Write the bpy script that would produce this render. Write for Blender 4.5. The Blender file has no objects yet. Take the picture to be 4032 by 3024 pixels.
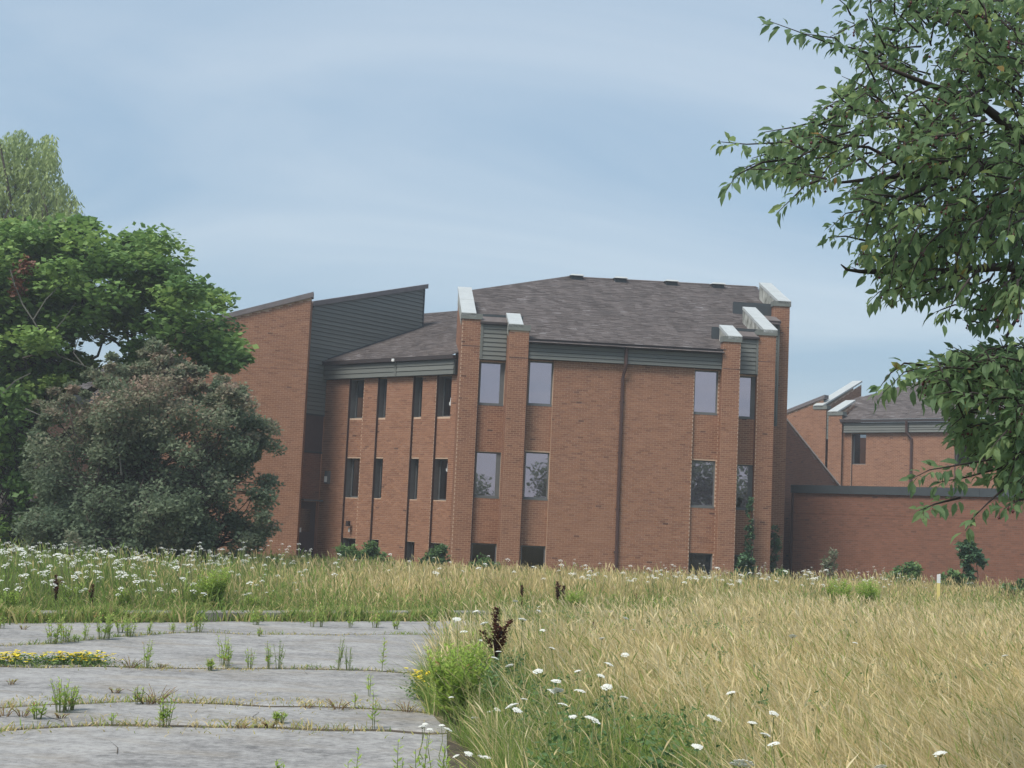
import bpy, math, random
import numpy as np
from mathutils import Matrix, Vector

random.seed(7)
RNG = np.random.default_rng(11)
C = bpy.context.scene.collection
SC = bpy.context.scene

# ------------------------------------------------------------------ camera
F_PX = 5824.0
PITCH, ROLL, EYE = math.radians(5.55), math.radians(2.6), 1.6
fw = Vector((0, math.cos(PITCH), math.sin(PITCH)))
r0 = Vector((1, 0, 0)); u0 = Vector((0, -math.sin(PITCH), math.cos(PITCH)))
rt = math.cos(ROLL) * r0 + math.sin(ROLL) * u0
up = -math.sin(ROLL) * r0 + math.cos(ROLL) * u0
cam_d = bpy.data.cameras.new('camera'); cam = bpy.data.objects.new('camera', cam_d); C.objects.link(cam)
cam_d.sensor_width = 36.0; cam_d.lens = F_PX / 4032 * 36; cam_d.clip_end = 3000; cam_d.clip_start = 0.1
m = Matrix.Identity(4)
for i in range(3):
    m[i][0], m[i][1], m[i][2] = rt[i], up[i], -fw[i]
m[2][3] = EYE
cam.matrix_world = m
SC.camera = cam
# ------------------------------------------------------------------ light
SUN_EL, SUN_AZ = 54.0, 222.0     # azimuth clockwise from +Y : the sun stands behind the camera, a little to its left
sun_d = bpy.data.lights.new('sun', 'SUN'); sun_d.energy = 1.5; sun_d.angle = math.radians(25); sun_d.color = (1.0, 0.955, 0.88)
sun = bpy.data.objects.new('sun', sun_d); C.objects.link(sun)
az, el = math.radians(SUN_AZ), math.radians(SUN_EL)
sdir = Vector((math.sin(az) * math.cos(el), math.cos(az) * math.cos(el), math.sin(el)))
sun.rotation_euler = sdir.to_track_quat('Z', 'Y').to_euler(); sun.location = (0, 0, 30)
world = bpy.data.worlds.new('World'); SC.world = world; world.use_nodes = True
wn, wl = world.node_tree.nodes, world.node_tree.links
wn.clear()
def N(nodes, t, **kw):
    n = nodes.new(t)
    for k, v in kw.items():
        if hasattr(n, k): setattr(n, k, v)
        else: n.inputs[k].default_value = v
    return n
sky = N(wn, 'ShaderNodeTexSky', sky_type='NISHITA', sun_disc=False)
sky.sun_elevation = el; sky.sun_rotation = az; sky.air_density = 1.2; sky.dust_density = 1.5; sky.ozone_density = 1.5
tc = N(wn, 'ShaderNodeTexCoord'); sep = N(wn, 'ShaderNodeSeparateXYZ'); wl.new(tc.outputs['Generated'], sep.inputs[0])
addz = N(wn, 'ShaderNodeMath', operation='ADD'); wl.new(sep.outputs['Z'], addz.inputs[0]); addz.inputs[1].default_value = 0.16
mx = N(wn, 'ShaderNodeMath', operation='MAXIMUM'); wl.new(addz.outputs[0], mx.inputs[0]); mx.inputs[1].default_value = 0.03
dx = N(wn, 'ShaderNodeMath', operation='DIVIDE'); wl.new(sep.outputs['X'], dx.inputs[0]); wl.new(mx.outputs[0], dx.inputs[1])
dy = N(wn, 'ShaderNodeMath', operation='DIVIDE'); wl.new(sep.outputs['Y'], dy.inputs[0]); wl.new(mx.outputs[0], dy.inputs[1])
comb = N(wn, 'ShaderNodeCombineXYZ'); wl.new(dx.outputs[0], comb.inputs[0]); wl.new(dy.outputs[0], comb.inputs[1])
mp = N(wn, 'ShaderNodeMapping'); wl.new(comb.outputs[0], mp.inputs[0])
mp.inputs['Rotation'].default_value = (0, 0, math.radians(-52)); mp.inputs['Scale'].default_value = (0.75, 1.35, 1)
nz = N(wn, 'ShaderNodeTexNoise'); wl.new(mp.outputs[0], nz.inputs['Vector'])
nz.inputs['Scale'].default_value = 1.0; nz.inputs['Detail'].default_value = 5; nz.inputs['Roughness'].default_value = 0.5; nz.inputs['Distortion'].default_value = 0.7
cr = N(wn, 'ShaderNodeValToRGB'); wl.new(nz.outputs['Fac'], cr.inputs[0])
cr.color_ramp.elements[0].position = 0.34; cr.color_ramp.elements[0].color = (1.22, 1.76, 2.33, 1)
cr.color_ramp.elements[1].position = 0.70; cr.color_ramp.elements[1].color = (2.12, 2.48, 2.82, 1)
mixc = N(wn, 'ShaderNodeMixRGB'); mixc.inputs[0].default_value = 0.86
wl.new(sky.outputs[0], mixc.inputs[1]); wl.new(cr.outputs[0], mixc.inputs[2])
bg = N(wn, 'ShaderNodeBackground'); bg.inputs['Strength'].default_value = 0.1; wl.new(mixc.outputs[0], bg.inputs[0])
wo = N(wn, 'ShaderNodeOutputWorld'); wl.new(bg.outputs[0], wo.inputs[0])
SC.view_settings.view_transform = 'Standard'; SC.view_settings.look = 'None'
SC.view_settings.gamma = 1; SC.view_settings.use_curve_mapping = False
SC.view_settings.exposure = 1.4

# ------------------------------------------------------------------ helpers
def ray(px, py):
    return fw + (px - 2016) / F_PX * rt + (1512 - py) / F_PX * up
def at_z(px, py, z=0.0):                 # where the sight line meets height z
    d = ray(px, py); t = (z - EYE) / d.z
    return Vector((d.x * t, d.y * t, z))
def at_y(px, py, Y):                     # where the sight line meets distance Y
    d = ray(px, py); t = Y / d.y
    return Vector((d.x * t, Y, EYE + d.z * t))

def tag(o, label=None, cat=None, group=None, kind=None):
    if label: o['label'] = label
    if cat: o['category'] = cat
    if group: o['group'] = group
    if kind: o['kind'] = kind
    return o
def empty(name, loc=(0, 0, 0), rz=0, **kw):
    o = bpy.data.objects.new(name, None); o.empty_display_size = 0.2
    o.location = loc; o.rotation_euler = (0, 0, rz); C.objects.link(o)
    return tag(o, **kw)
def link(name, me, parent=None, loc=None, rot=None, scale=None):
    o = bpy.data.objects.new(name, me); C.objects.link(o)
    if parent: o.parent = parent
    if loc is not None: o.location = loc
    if rot is not None: o.rotation_euler = rot
    if scale is not None: o.scale = scale
    return o

class MB:
    def __init__(s): s.v = []; s.f = []; s.t = []; s.m = []
    def poly(s, pts, tint=0.5, mi=0):
        b = len(s.v); s.v += [tuple(p) for p in pts]; s.f.append(tuple(range(b, b + len(pts)))); s.t.append(tint); s.m.append(mi)
    def hexa(s, p, tint=0.5, skip=(), mi=0):       # 8 corners: bottom ring 0-3, top ring 4-7
        b = len(s.v); s.v += [tuple(q) for q in p]
        fs = [(0, 3, 2, 1), (4, 5, 6, 7), (0, 1, 5, 4), (1, 2, 6, 5), (2, 3, 7, 6), (3, 0, 4, 7)]
        for i, q in enumerate(fs):
            if i in skip: continue
            s.f.append(tuple(b + k for k in q)); s.t.append(tint); s.m.append(mi)
    def box(s, x0, x1, y0, y1, z0, z1, tint=0.5, mi=0):
        s.hexa([(x0, y0, z0), (x1, y0, z0), (x1, y1, z0), (x0, y1, z0), (x0, y0, z1), (x1, y0, z1), (x1, y1, z1), (x0, y1, z1)], tint, (), mi)
    def tube(s, pts, rad, n=6, tint=0.5, mi=0, cap=True):
        pts = [Vector(p) for p in pts]
        if not isinstance(rad, (list, tuple)): rad = [rad] * len(pts)
        b = len(s.v); ref = Vector((0.3, 0.2, 1)).normalized()
        for i, p in enumerate(pts):
            d = (pts[min(i + 1, len(pts) - 1)] - pts[max(i - 1, 0)]).normalized()
            if abs(d.dot(ref)) > 0.95: ref = Vector((1, 0.1, 0))
            a = d.cross(ref).normalized(); c = d.cross(a)
            for k in range(n):
                w = 2 * math.pi * k / n
                s.v.append(tuple(p + (a * math.cos(w) + c * math.sin(w)) * rad[i]))
        for i in range(len(pts) - 1):
            for k in range(n):
                k2 = (k + 1) % n
                s.f.append((b + i * n + k, b + i * n + k2, b + (i + 1) * n + k2, b + (i + 1) * n + k)); s.t.append(tint); s.m.append(mi)
        if cap:
            e = b + (len(pts) - 1) * n
            s.f.append(tuple(e + k for k in range(n))); s.t.append(tint); s.m.append(mi)
            s.f.append(tuple(b + k for k in reversed(range(n)))); s.t.append(tint); s.m.append(mi)
    def mesh(s, name, mats, smooth=False):
        me = bpy.data.meshes.new(name); me.from_pydata(s.v, [], s.f)
        for q in (mats if isinstance(mats, (list, tuple)) else [mats]): me.materials.append(q)
        a = me.attributes.new('tint', 'FLOAT', 'FACE'); a.data.foreach_set('value', np.array(s.t, dtype=np.float32))
        me.polygons.foreach_set('material_index', np.array(s.m, dtype=np.int32))
        if smooth: me.polygons.foreach_set('use_smooth', [True] * len(s.f))
        me.update(); return me
    def build(s, name, mats, parent=None, smooth=False, **kw):
        return tag(link(name, s.mesh(name, mats, smooth), parent), **kw)

def np_mesh(name, V, Fq, mats, tint, midx=None):
    V = np.ascontiguousarray(V, dtype=np.float32).reshape(-1, 3); n, k = Fq.shape
    me = bpy.data.meshes.new(name)
    me.vertices.add(len(V)); me.vertices.foreach_set('co', V.ravel())
    me.loops.add(n * k); me.loops.foreach_set('vertex_index', np.ascontiguousarray(Fq, dtype=np.int32).ravel())
    me.polygons.add(n); me.polygons.foreach_set('loop_start', np.arange(0, n * k, k, dtype=np.int32))
    for q in (mats if isinstance(mats, (list, tuple)) else [mats]): me.materials.append(q)
    if midx is not None: me.polygons.foreach_set('material_index', midx.astype(np.int32))
    me.update(calc_edges=True)
    a = me.attributes.new('tint', 'FLOAT', 'FACE'); a.data.foreach_set('value', np.ascontiguousarray(tint, dtype=np.float32))
    return me

# ------------------------------------------------------------------ materials
def ramp_mat(name, stops, rough=0.85, noise=0.0, nscale=8.0, nstretch=(1, 1, 1), bump=0.0, bscale=60.0, translucent=0.0, spec=0.3, fac='tint', metal=0.0, big=0.0, bigscale=0.6):
    """colour from a per-piece tint (or plain noise) through a ramp, with fine grain"""
    mt = bpy.data.materials.new(name); mt.use_nodes = True
    nd, ln = mt.node_tree.nodes, mt.node_tree.links; nd.clear()
    out = nd.new('ShaderNodeOutputMaterial'); b = nd.new('ShaderNodeBsdfPrincipled')
    b.inputs['Roughness'].default_value = rough; b.inputs['Specular IOR Level'].default_value = spec; b.inputs['Metallic'].default_value = metal
    tcn = nd.new('ShaderNodeTexCoord'); mpn = nd.new('ShaderNodeMapping'); mpn.inputs['Scale'].default_value = nstretch
    ln.new(tcn.outputs['Object'], mpn.inputs[0])
    nn = nd.new('ShaderNodeTexNoise'); nn.inputs['Scale'].default_value = nscale; nn.inputs['Detail'].default_value = 5; nn.inputs['Roughness'].default_value = 0.62
    ln.new(mpn.outputs[0], nn.inputs['Vector'])
    if fac == 'tint':
        at = nd.new('ShaderNodeAttribute'); at.attribute_name = 'tint'; src = at.outputs['Fac']
    else:
        v = nd.new('ShaderNodeValue'); v.outputs[0].default_value = 0.5; src = v.outputs[0]
    def mul_add(a, sig, k):
        s1 = nd.new('ShaderNodeMath'); s1.operation = 'SUBTRACT'; ln.new(sig, s1.inputs[0]); s1.inputs[1].default_value = 0.5
        s2 = nd.new('ShaderNodeMath'); s2.operation = 'MULTIPLY_ADD'; ln.new(s1.outputs[0], s2.inputs[0]); s2.inputs[1].default_value = k; ln.new(a, s2.inputs[2])
        return s2.outputs[0]
    if noise: src = mul_add(src, nn.outputs['Fac'], noise)
    if big:
        n2 = nd.new('ShaderNodeTexNoise'); n2.inputs['Scale'].default_value = bigscale; n2.inputs['Detail'].default_value = 3
        ln.new(mpn.outputs[0], n2.inputs['Vector']); src = mul_add(src, n2.outputs['Fac'], big)
    r = nd.new('ShaderNodeValToRGB'); ln.new(src, r.inputs[0])
    els = r.color_ramp.elements
    els[0].position = stops[0][0]; els[0].color = (*stops[0][1], 1)
    els[1].position = stops[-1][0]; els[1].color = (*stops[-1][1], 1)
    for p, c in stops[1:-1]:
        e = els.new(p); e.color = (*c, 1)
    ln.new(r.outputs[0], b.inputs['Base Color'])
    if bump:
        bn = nd.new('ShaderNodeTexNoise'); bn.inputs['Scale'].default_value = bscale; bn.inputs['Detail'].default_value = 4
        ln.new(tcn.outputs['Object'], bn.inputs['Vector'])
        bp = nd.new('ShaderNodeBump'); bp.inputs['Strength'].default_value = bump; bp.inputs['Distance'].default_value = 0.01
        ln.new(bn.outputs['Fac'], bp.inputs['Height']); ln.new(bp.outputs[0], b.inputs['Normal'])
    last = b.outputs[0]
    if translucent:
        tr = nd.new('ShaderNodeBsdfTranslucent'); ln.new(r.outputs[0], tr.inputs[0])
        mxs = nd.new('ShaderNodeMixShader'); mxs.inputs[0].default_value = translucent
        ln.new(b.outputs[0], mxs.inputs[1]); ln.new(tr.outputs[0], mxs.inputs[2]); last = mxs.outputs[0]
    ln.new(last, out.inputs[0])
    return mt
def plain(name, col, rough=0.7, noise=0.5, nscale=5.0, dark=0.7, light=1.25, **kw):
    return ramp_mat(name, [(0.2, tuple(c * dark for c in col)), (0.8, tuple(c * light for c in col))], rough, noise, nscale, fac='none', **kw)

M = {}
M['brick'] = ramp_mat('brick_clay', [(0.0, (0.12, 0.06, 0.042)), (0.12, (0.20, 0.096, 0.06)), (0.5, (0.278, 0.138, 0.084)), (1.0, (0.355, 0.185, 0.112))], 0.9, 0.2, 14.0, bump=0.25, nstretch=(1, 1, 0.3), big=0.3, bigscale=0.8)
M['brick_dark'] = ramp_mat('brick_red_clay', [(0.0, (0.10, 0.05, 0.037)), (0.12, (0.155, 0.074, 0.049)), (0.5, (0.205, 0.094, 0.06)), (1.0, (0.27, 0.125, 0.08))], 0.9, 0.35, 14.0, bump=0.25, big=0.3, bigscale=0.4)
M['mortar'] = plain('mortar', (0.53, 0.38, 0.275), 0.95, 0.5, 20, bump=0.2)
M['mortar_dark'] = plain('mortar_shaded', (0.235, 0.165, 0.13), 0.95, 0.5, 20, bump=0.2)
M['siding'] = ramp_mat('painted_siding', [(0.0, (0.115, 0.122, 0.112)), (1.0, (0.165, 0.172, 0.157))], 0.55, 0.5, 2.0, nstretch=(0.6, 0.6, 6), big=0.3)
M['siding_dark'] = plain('siding_backing', (0.05, 0.06, 0.06), 0.7)
M['shingle'] = ramp_mat('asphalt_shingle', [(0.0, (0.088, 0.074, 0.070)), (0.5, (0.135, 0.113, 0.106)), (0.8, (0.165, 0.142, 0.136)), (1.0, (0.24, 0.222, 0.22))], 0.95, 0.2, 30, bump=0.3, nstretch=(2.4, 0.4, 0.4), big=1.15, bigscale=1.1)
M['roof_deck'] = plain('roof_felt', (0.07, 0.06, 0.062), 0.95)
M['gutter'] = plain('dark_brown_gutter', (0.045, 0.036, 0.036), 0.5)
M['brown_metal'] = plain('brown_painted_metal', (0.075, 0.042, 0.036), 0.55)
M['brown_panel'] = plain('brown_panel', (0.085, 0.058, 0.058), 0.6)
M['coping_metal'] = plain('pale_coping_metal', (0.47, 0.49, 0.48), 0.45, 0.8, 3.0, dark=0.8, light=1.12)
M['coping_face'] = plain('shaded_coping_face', (0.17, 0.18, 0.165), 0.6, 0.8, 3.0)  # darker than the coping top: the upright face's shade is in the colour
M['brown_coping'] = plain('brown_coping_metal', (0.16, 0.14, 0.14), 0.5, 0.7, 3.0)
M['flashing'] = ramp_mat('stained_flashing', [(0.25, (0.12, 0.12, 0.10)), (0.5, (0.36, 0.36, 0.32)), (0.75, (0.52, 0.52, 0.48))], 0.7, 1.4, 4.0, nstretch=(1, 1, 0.6), fac='none')
M['slate'] = plain('slate_grey_metal', (0.052, 0.062, 0.068), 0.6)
M['copper'] = plain('copper_strip', (0.66, 0.52, 0.43), 0.5)
M['frame'] = plain('grey_window_frame', (0.13, 0.135, 0.135), 0.5)
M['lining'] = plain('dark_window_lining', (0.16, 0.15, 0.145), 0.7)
M['white'] = plain('white_paint', (0.75, 0.75, 0.73), 0.5, 0.2)
M['yellow'] = plain('yellow_paint', (0.75, 0.62, 0.22), 0.5, 0.2)
M['lilac_blind'] = plain('lilac_blind', (0.38, 0.34, 0.40), 0.8, 0.25, 2.0)
M['grey_blind'] = plain('pale_grey_blind', (0.42, 0.44, 0.45), 0.8, 0.3, 2.0)
M['curtain'] = plain('pale_green_curtain', (0.42, 0.46, 0.38), 0.9, 0.4, 6.0)
M['dusty'] = plain('dusty_board', (0.18, 0.18, 0.19), 0.95, 1.4, 4.0)
def glass(name, fac, tint, refl, rough=0.01):
    mt = bpy.data.materials.new(name); mt.use_nodes = True
    nd, ln = mt.node_tree.nodes, mt.node_tree.links; nd.clear()
    out = nd.new('ShaderNodeOutputMaterial'); t = nd.new('ShaderNodeBsdfTransparent'); t.inputs[0].default_value = (*tint, 1)
    g = nd.new('ShaderNodeBsdfGlossy'); g.inputs['Color'].default_value = (*refl, 1); g.inputs['Roughness'].default_value = rough
    tcn = nd.new('ShaderNodeTexCoord'); nn = nd.new('ShaderNodeTexNoise'); nn.inputs['Scale'].default_value = 1.3
    ln.new(tcn.outputs['Object'], nn.inputs['Vector'])
    bp = nd.new('ShaderNodeBump'); bp.inputs['Strength'].default_value = 0.05; bp.inputs['Distance'].default_value = 0.02
    ln.new(nn.outputs['Fac'], bp.inputs['Height']); ln.new(bp.outputs[0], g.inputs['Normal'])
    mxs = nd.new('ShaderNodeMixShader'); mxs.inputs[0].default_value = fac
    ln.new(t.outputs[0], mxs.inputs[1]); ln.new(g.outputs[0], mxs.inputs[2]); ln.new(mxs.outputs[0], out.inputs[0])
    return mt
M['glass'] = glass('coated_glass', 0.55, (0.5, 0.5, 0.52), (0.82, 0.70, 0.76))
M['glass_far'] = glass('far_dark_glass', 0.06, (0.3, 0.33, 0.36), (0.8, 0.8, 0.85))
M['glass_dark'] = glass('dark_glass', 0.42, (0.6, 0.66, 0.66), (0.8, 0.85, 0.9))
M['bark'] = plain('bark', (0.075, 0.062, 0.05), 0.95, 0.9, 9.0, nstretch=(3, 3, 0.6), bump=0.5)
M['grey_bark'] = plain('grey_dead_bark', (0.15, 0.145, 0.125), 0.95, 0.7, 9.0)
M['dark_bark'] = plain('dark_twig_bark', (0.05, 0.04, 0.038), 0.9, 0.7, 12.0)
def foliage(name, stops, tr=0.3, rough=0.6, spec=0.35): return ramp_mat(name, stops, rough, 0.25, 3.0, translucent=tr, spec=spec)
M['crab_leaf'] = foliage('crab_apple_leaf', [(0.0, (0.092, 0.155, 0.082)), (0.5, (0.168, 0.262, 0.122)), (0.86, (0.29, 0.385, 0.16)), (0.93, (0.36, 0.40, 0.13)), (0.985, (0.34, 0.19, 0.07)), (1.0, (0.62, 0.40, 0.08))], 0.52, 0.6, 0.3)
M['maple_leaf'] = foliage('maple_leaf', [(0.0, (0.095, 0.185, 0.062)), (0.5, (0.19, 0.315, 0.088)), (1.0, (0.33, 0.45, 0.12))], 0.38)
M['willow_leaf'] = foliage('willow_leaf', [(0.0, (0.17, 0.25, 0.09)), (0.5, (0.32, 0.41, 0.15)), (1.0, (0.48, 0.56, 0.25))], 0.4)
M['shrub_leaf'] = foliage('dusky_shrub_leaf', [(0.0, (0.135, 0.185, 0.115)), (0.5, (0.205, 0.255, 0.16)), (0.75, (0.26, 0.265, 0.18)), (1.0, (0.37, 0.275, 0.21))], 0.42, 0.85, 0.12)
M['bush_leaf'] = foliage('bush_leaf', [(0.0, (0.05, 0.11, 0.045)), (0.5, (0.12, 0.21, 0.07)), (1.0, (0.24, 0.34, 0.11))], 0.35)
M['ivy_leaf'] = foliage('ivy_leaf', [(0.0, (0.03, 0.075, 0.035)), (0.5, (0.06, 0.13, 0.06)), (1.0, (0.11, 0.20, 0.085))], 0.2)
M['dead_leaf'] = foliage('dead_leaf', [(0.0, (0.10, 0.04, 0.025)), (1.0, (0.22, 0.09, 0.05))], 0.2)
M['grass'] = foliage('grass_blade', [(0.0, (0.10, 0.17, 0.035)), (0.3, (0.23, 0.34, 0.075)), (0.48, (0.38, 0.40, 0.135)), (0.62, (0.58, 0.46, 0.21)), (0.8, (0.80, 0.65, 0.35)), (1.0, (0.87, 0.76, 0.50))], 0.42, 0.75, 0.2)
M['weed'] = foliage('weed_leaf', [(0.0, (0.12, 0.18, 0.065)), (0.35, (0.24, 0.36, 0.075)), (0.78, (0.44, 0.58, 0.12)), (0.88, (0.50, 0.42, 0.17)), (1.0, (0.38, 0.17, 0.09))], 0.42, 0.7, 0.2)
M['dock'] = foliage('dock_seed', [(0.0, (0.07, 0.024, 0.018)), (1.0, (0.16, 0.062, 0.04))], 0.1, 0.9, 0.1)
M['stem'] = ramp_mat('plant_stem', [(0.0, (0.09, 0.13, 0.04)), (0.6, (0.20, 0.22, 0.09)), (1.0, (0.22, 0.10, 0.07))], 0.8)
M['petal'] = ramp_mat('white_umbel', [(0.0, (0.55, 0.60, 0.42)), (0.4, (0.74, 0.75, 0.68)), (1.0, (0.88, 0.88, 0.84))], 0.8, translucent=0.25, spec=0.1)
M['yellow_petal'] = ramp_mat('yellow_petal', [(0.0, (0.80, 0.60, 0.04)), (1.0, (0.92, 0.78, 0.08))], 0.8, translucent=0.2, spec=0.1)
M['fruit'] = ramp_mat('crab_apple_skin', [(0.0, (0.07, 0.022, 0.028)), (1.0, (0.13, 0.04, 0.045))], 0.4)
M['soil'] = ramp_mat('soil', [(0.2, (0.06, 0.055, 0.03)), (0.5, (0.13, 0.115, 0.06)), (0.8, (0.20, 0.17, 0.09))], 0.95, 1.2, 1.5, fac='none', bump=0.5, bscale=30)
M['crack_soil'] = ramp_mat('crack_soil', [(0.2, (0.05, 0.038, 0.028)), (0.8, (0.12, 0.095, 0.065))], 0.95, 1.2, 6, fac='none', bump=0.5, bscale=40)
M['concrete'] = ramp_mat('old_concrete', [(0.2, (0.14, 0.135, 0.115)), (0.8, (0.33, 0.31, 0.27))], 0.95, 1.1, 3, fac='none', bump=0.3, bscale=40)

def asphalt_mat():
    mt = bpy.data.materials.new('weathered_asphalt'); mt.use_nodes = True
    nd, ln = mt.node_tree.nodes, mt.node_tree.links; nd.clear()
    out = nd.new('ShaderNodeOutputMaterial'); b = nd.new('ShaderNodeBsdfPrincipled'); b.inputs['Roughness'].default_value = 0.92; b.inputs['Specular IOR Level'].default_value = 0.25
    tcn = nd.new('ShaderNodeTexCoord')
    def noise(scale, det, stretch=(1, 1, 1), rz=0):
        mp_ = nd.new('ShaderNodeMapping'); mp_.inputs['Scale'].default_value = stretch; mp_.inputs['Rotation'].default_value = (0, 0, rz); ln.new(tcn.outputs['Object'], mp_.inputs[0])
        n = nd.new('ShaderNodeTexNoise'); n.inputs['Scale'].default_value = scale; n.inputs['Detail'].default_value = det; n.inputs['Roughness'].default_value = 0.6
        ln.new(mp_.outputs[0], n.inputs['Vector']); return n.outputs['Fac']
    fine, mid, big = noise(110, 4), noise(5.0, 6), noise(0.7, 4, (1, 1.6, 1), 0.3)
    grain = noise(17.0, 6)
    vor = nd.new('ShaderNodeTexVoronoi'); vor.inputs['Scale'].default_value = 130; ln.new(tcn.outputs['Object'], vor.inputs['Vector'])
    def mad(a, k, c):
        n = nd.new('ShaderNodeMath'); n.operation = 'MULTIPLY_ADD'; ln.new(a, n.inputs[0]); n.inputs[1].default_value = k
        if isinstance(c, float): n.inputs[2].default_value = c
        else: ln.new(c, n.inputs[2])
        return n.outputs[0]
    s = mad(big, 1.1, -1.46); s = mad(mid, 1.0, s); s = mad(grain, 1.35, s); s = mad(fine, 0.9, s); s = mad(vor.outputs['Distance'], -0.12, s)
    r = nd.new('ShaderNodeValToRGB'); ln.new(s, r.inputs[0]); e = r.color_ramp.elements
    e[0].position = 0.2; e[0].color = (0.145, 0.14, 0.135, 1); e[1].position = 1.0; e[1].color = (0.39, 0.378, 0.36, 1)
    q = e.new(0.55); q.color = (0.262, 0.252, 0.242, 1)
    # brown dirt blown onto it
    dn = noise(1.4, 6, (0.6, 1.6, 1), 0.25); dr = nd.new('ShaderNodeValToRGB'); ln.new(dn, dr.inputs[0])
    dr.color_ramp.elements[0].position = 0.50; dr.color_ramp.elements[0].color = (0, 0, 0, 1); dr.color_ramp.elements[1].position = 0.75; dr.color_ramp.elements[1].color = (0.6, 0.6, 0.6, 1)
    mixd = nd.new('ShaderNodeMixRGB'); ln.new(dr.outputs[0], mixd.inputs[0]); ln.new(r.outputs[0], mixd.inputs[1]); mixd.inputs[2].default_value = (0.27, 0.225, 0.165, 1)
    ln.new(mixd.outputs[0], b.inputs['Base Color'])
    bp = nd.new('ShaderNodeBump'); bp.inputs['Strength'].default_value = 0.5; bp.inputs['Distance'].default_value = 0.006
    ln.new(fine, bp.inputs['Height']); ln.new(bp.outputs[0], b.inputs['Normal']); ln.new(b.outputs[0], out.inputs[0])
    return mt
M['asphalt'] = asphalt_mat()

# ------------------------------------------------------------------ ground, pavement, kerb
K0, KD = Vector((-6.85, 20.49, 0)), Vector((0.776, 0.631, 0)).normalized()
KN = Vector((-KD.y, KD.x, 0))            # away from the camera, towards the buildings
def kdist(x, y): return (x - K0.x) * KN.x + (y - K0.y) * KN.y
g = MB(); R_ = 260
g.poly([(-R_, -R_, 0), (R_, -R_, 0), (R_, R_, 0), (-R_, R_, 0)])
g.build('ground', M['soil'], kind='structure')
# pavement: an old asphalt apron, broken by weedy cracks into slabs
pave = MB()
pl = K0 + KD * -14; pr = K0 + KD * 26
edge = [(-0.05, 4.0), (-0.06, 10.0), (-0.2, 10.75), (-0.42, 11.45), (-0.55, 12.1), (-0.66, 13.1), (-0.74, 14.5), (-0.68, 17.2), (-0.6, 20.0), (-0.4, 22.2), (0.6, 23.2), (3.5, 25.4), (9.0, 29.7), (14, 33.6)]
ring = [(-14, 4.0)] + edge + [(pr.x, pr.y), (pl.x, pl.y)]
pave.poly([(x, y, 0.004) for x, y in ring])
pavement = pave.build('pavement', M['crack_soil'], kind='structure')
cracks = [
    [(0, 2545), (190, 2538), (350, 2522), (500, 2508), (650, 2498), (800, 2490), (950, 2499), (1100, 2500), (1300, 2503), (1500, 2500), (1700, 2502), (1830, 2500)],
    [(0, 2628), (200, 2630), (400, 2628), (640, 2634), (900, 2638), (1100, 2634), (1300, 2636), (1450, 2642), (1600, 2650), (1750, 2652)],
    [(0, 2790), (180, 2782), (360, 2772), (520, 2768), (700, 2771), (900, 2775), (1050, 2782), (1250, 2786), (1450, 2796), (1620, 2804), (1700, 2812)],
    [(0, 2882), (180, 2868), (400, 2858), (620, 2862), (830, 2864), (1050, 2866), (1300, 2876), (1500, 2882), (1680, 2888), (1760, 2890)]]
cw = [[at_z(*p) for p in c] for c in cracks]
def ext(c, xl):                       # carry a crack on to the left
    d = (c[1] - c[0]).normalized(); return [c[0] + d * ((xl - c[0].x) / d.x)] + c
cw = [ext(c, -13.0) for c in cw]
lines = [[Vector((-13, 17.6, 0)), Vector((-6.9, 20.42, 0)), Vector((-3.79, 22.9, 0)), Vector((-1.96, 24.3, 0)), Vector((-0.4, 25.5, 0))]] + cw + [[Vector((-13, 4, 0)), Vector((-6, 4, 0)), Vector((-3, 4, 0)), Vector((-0.05, 4, 0))]]
lines[0] = [p - KN * 0.16 for p in lines[0]]
def jitter(ln_, seed):
    r = random.Random(seed); o = []
    for a, b in zip(ln_[:-1], ln_[1:]):
        n = max(1, int((b - a).length / 0.35))
        for i in range(n):
            p = a.lerp(b, i / n); o.append(p + Vector((0, r.uniform(-0.055, 0.055) + 0.03 * math.sin(p.x * 9 + seed), 0)) if (i or o) else p)
    o.append(ln_[-1]); return o
def ygap(pts, off): return [Vector((p.x, p.y + off, 0)) for p in pts]
jl = [jitter(l, i) for i, l in enumerate(lines)]
for i in range(len(jl) - 1):
    far, near = jl[i], jl[i + 1]
    lift = [0.010, 0.013, 0.011, 0.014, 0.012][i]
    a = ygap(far, -0.075 if i else 0.0); b = ygap(near, 0.075 if i < len(jl) - 2 else 0.0)
    sl = MB()
    # strip of quads between the two lines, sampled on common fractions; edges are chipped and rounded down
    nA = 110
    def samp(pts, t):
        L = [0.0]
        for p, q in zip(pts[:-1], pts[1:]): L.append(L[-1] + (q - p).length)
        s = t * L[-1]
        for k in range(len(pts) - 1):
            if L[k + 1] >= s: return pts[k].lerp(pts[k + 1], (s - L[k]) / max(1e-6, L[k + 1] - L[k]))
        return pts[-1]
    rows = []
    for k in range(nA + 1):
        p, q = samp(a, k / nA), samp(b, k / nA); d = (q - p); ln_ = max(d.length, 0.01); e_ = d / ln_
        w = 0.02 * math.sin(k * 0.37 + i) + 0.02
        rows.append([p + Vector((0, 0, 0.0)), p + e_ * 0.025 + Vector((0, 0, lift)), p + d * 0.5 + Vector((0, 0, lift)), q - e_ * 0.025 + Vector((0, 0, lift)), q + Vector((0, 0, 0.0))])
    for r1, r2 in zip(rows[:-1], rows[1:]):
        for k in range(4): sl.poly([r1[k], r2[k], r2[k + 1], r1[k + 1]])
    sl.build('pavement_slab', M['asphalt'], pavement)
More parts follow.
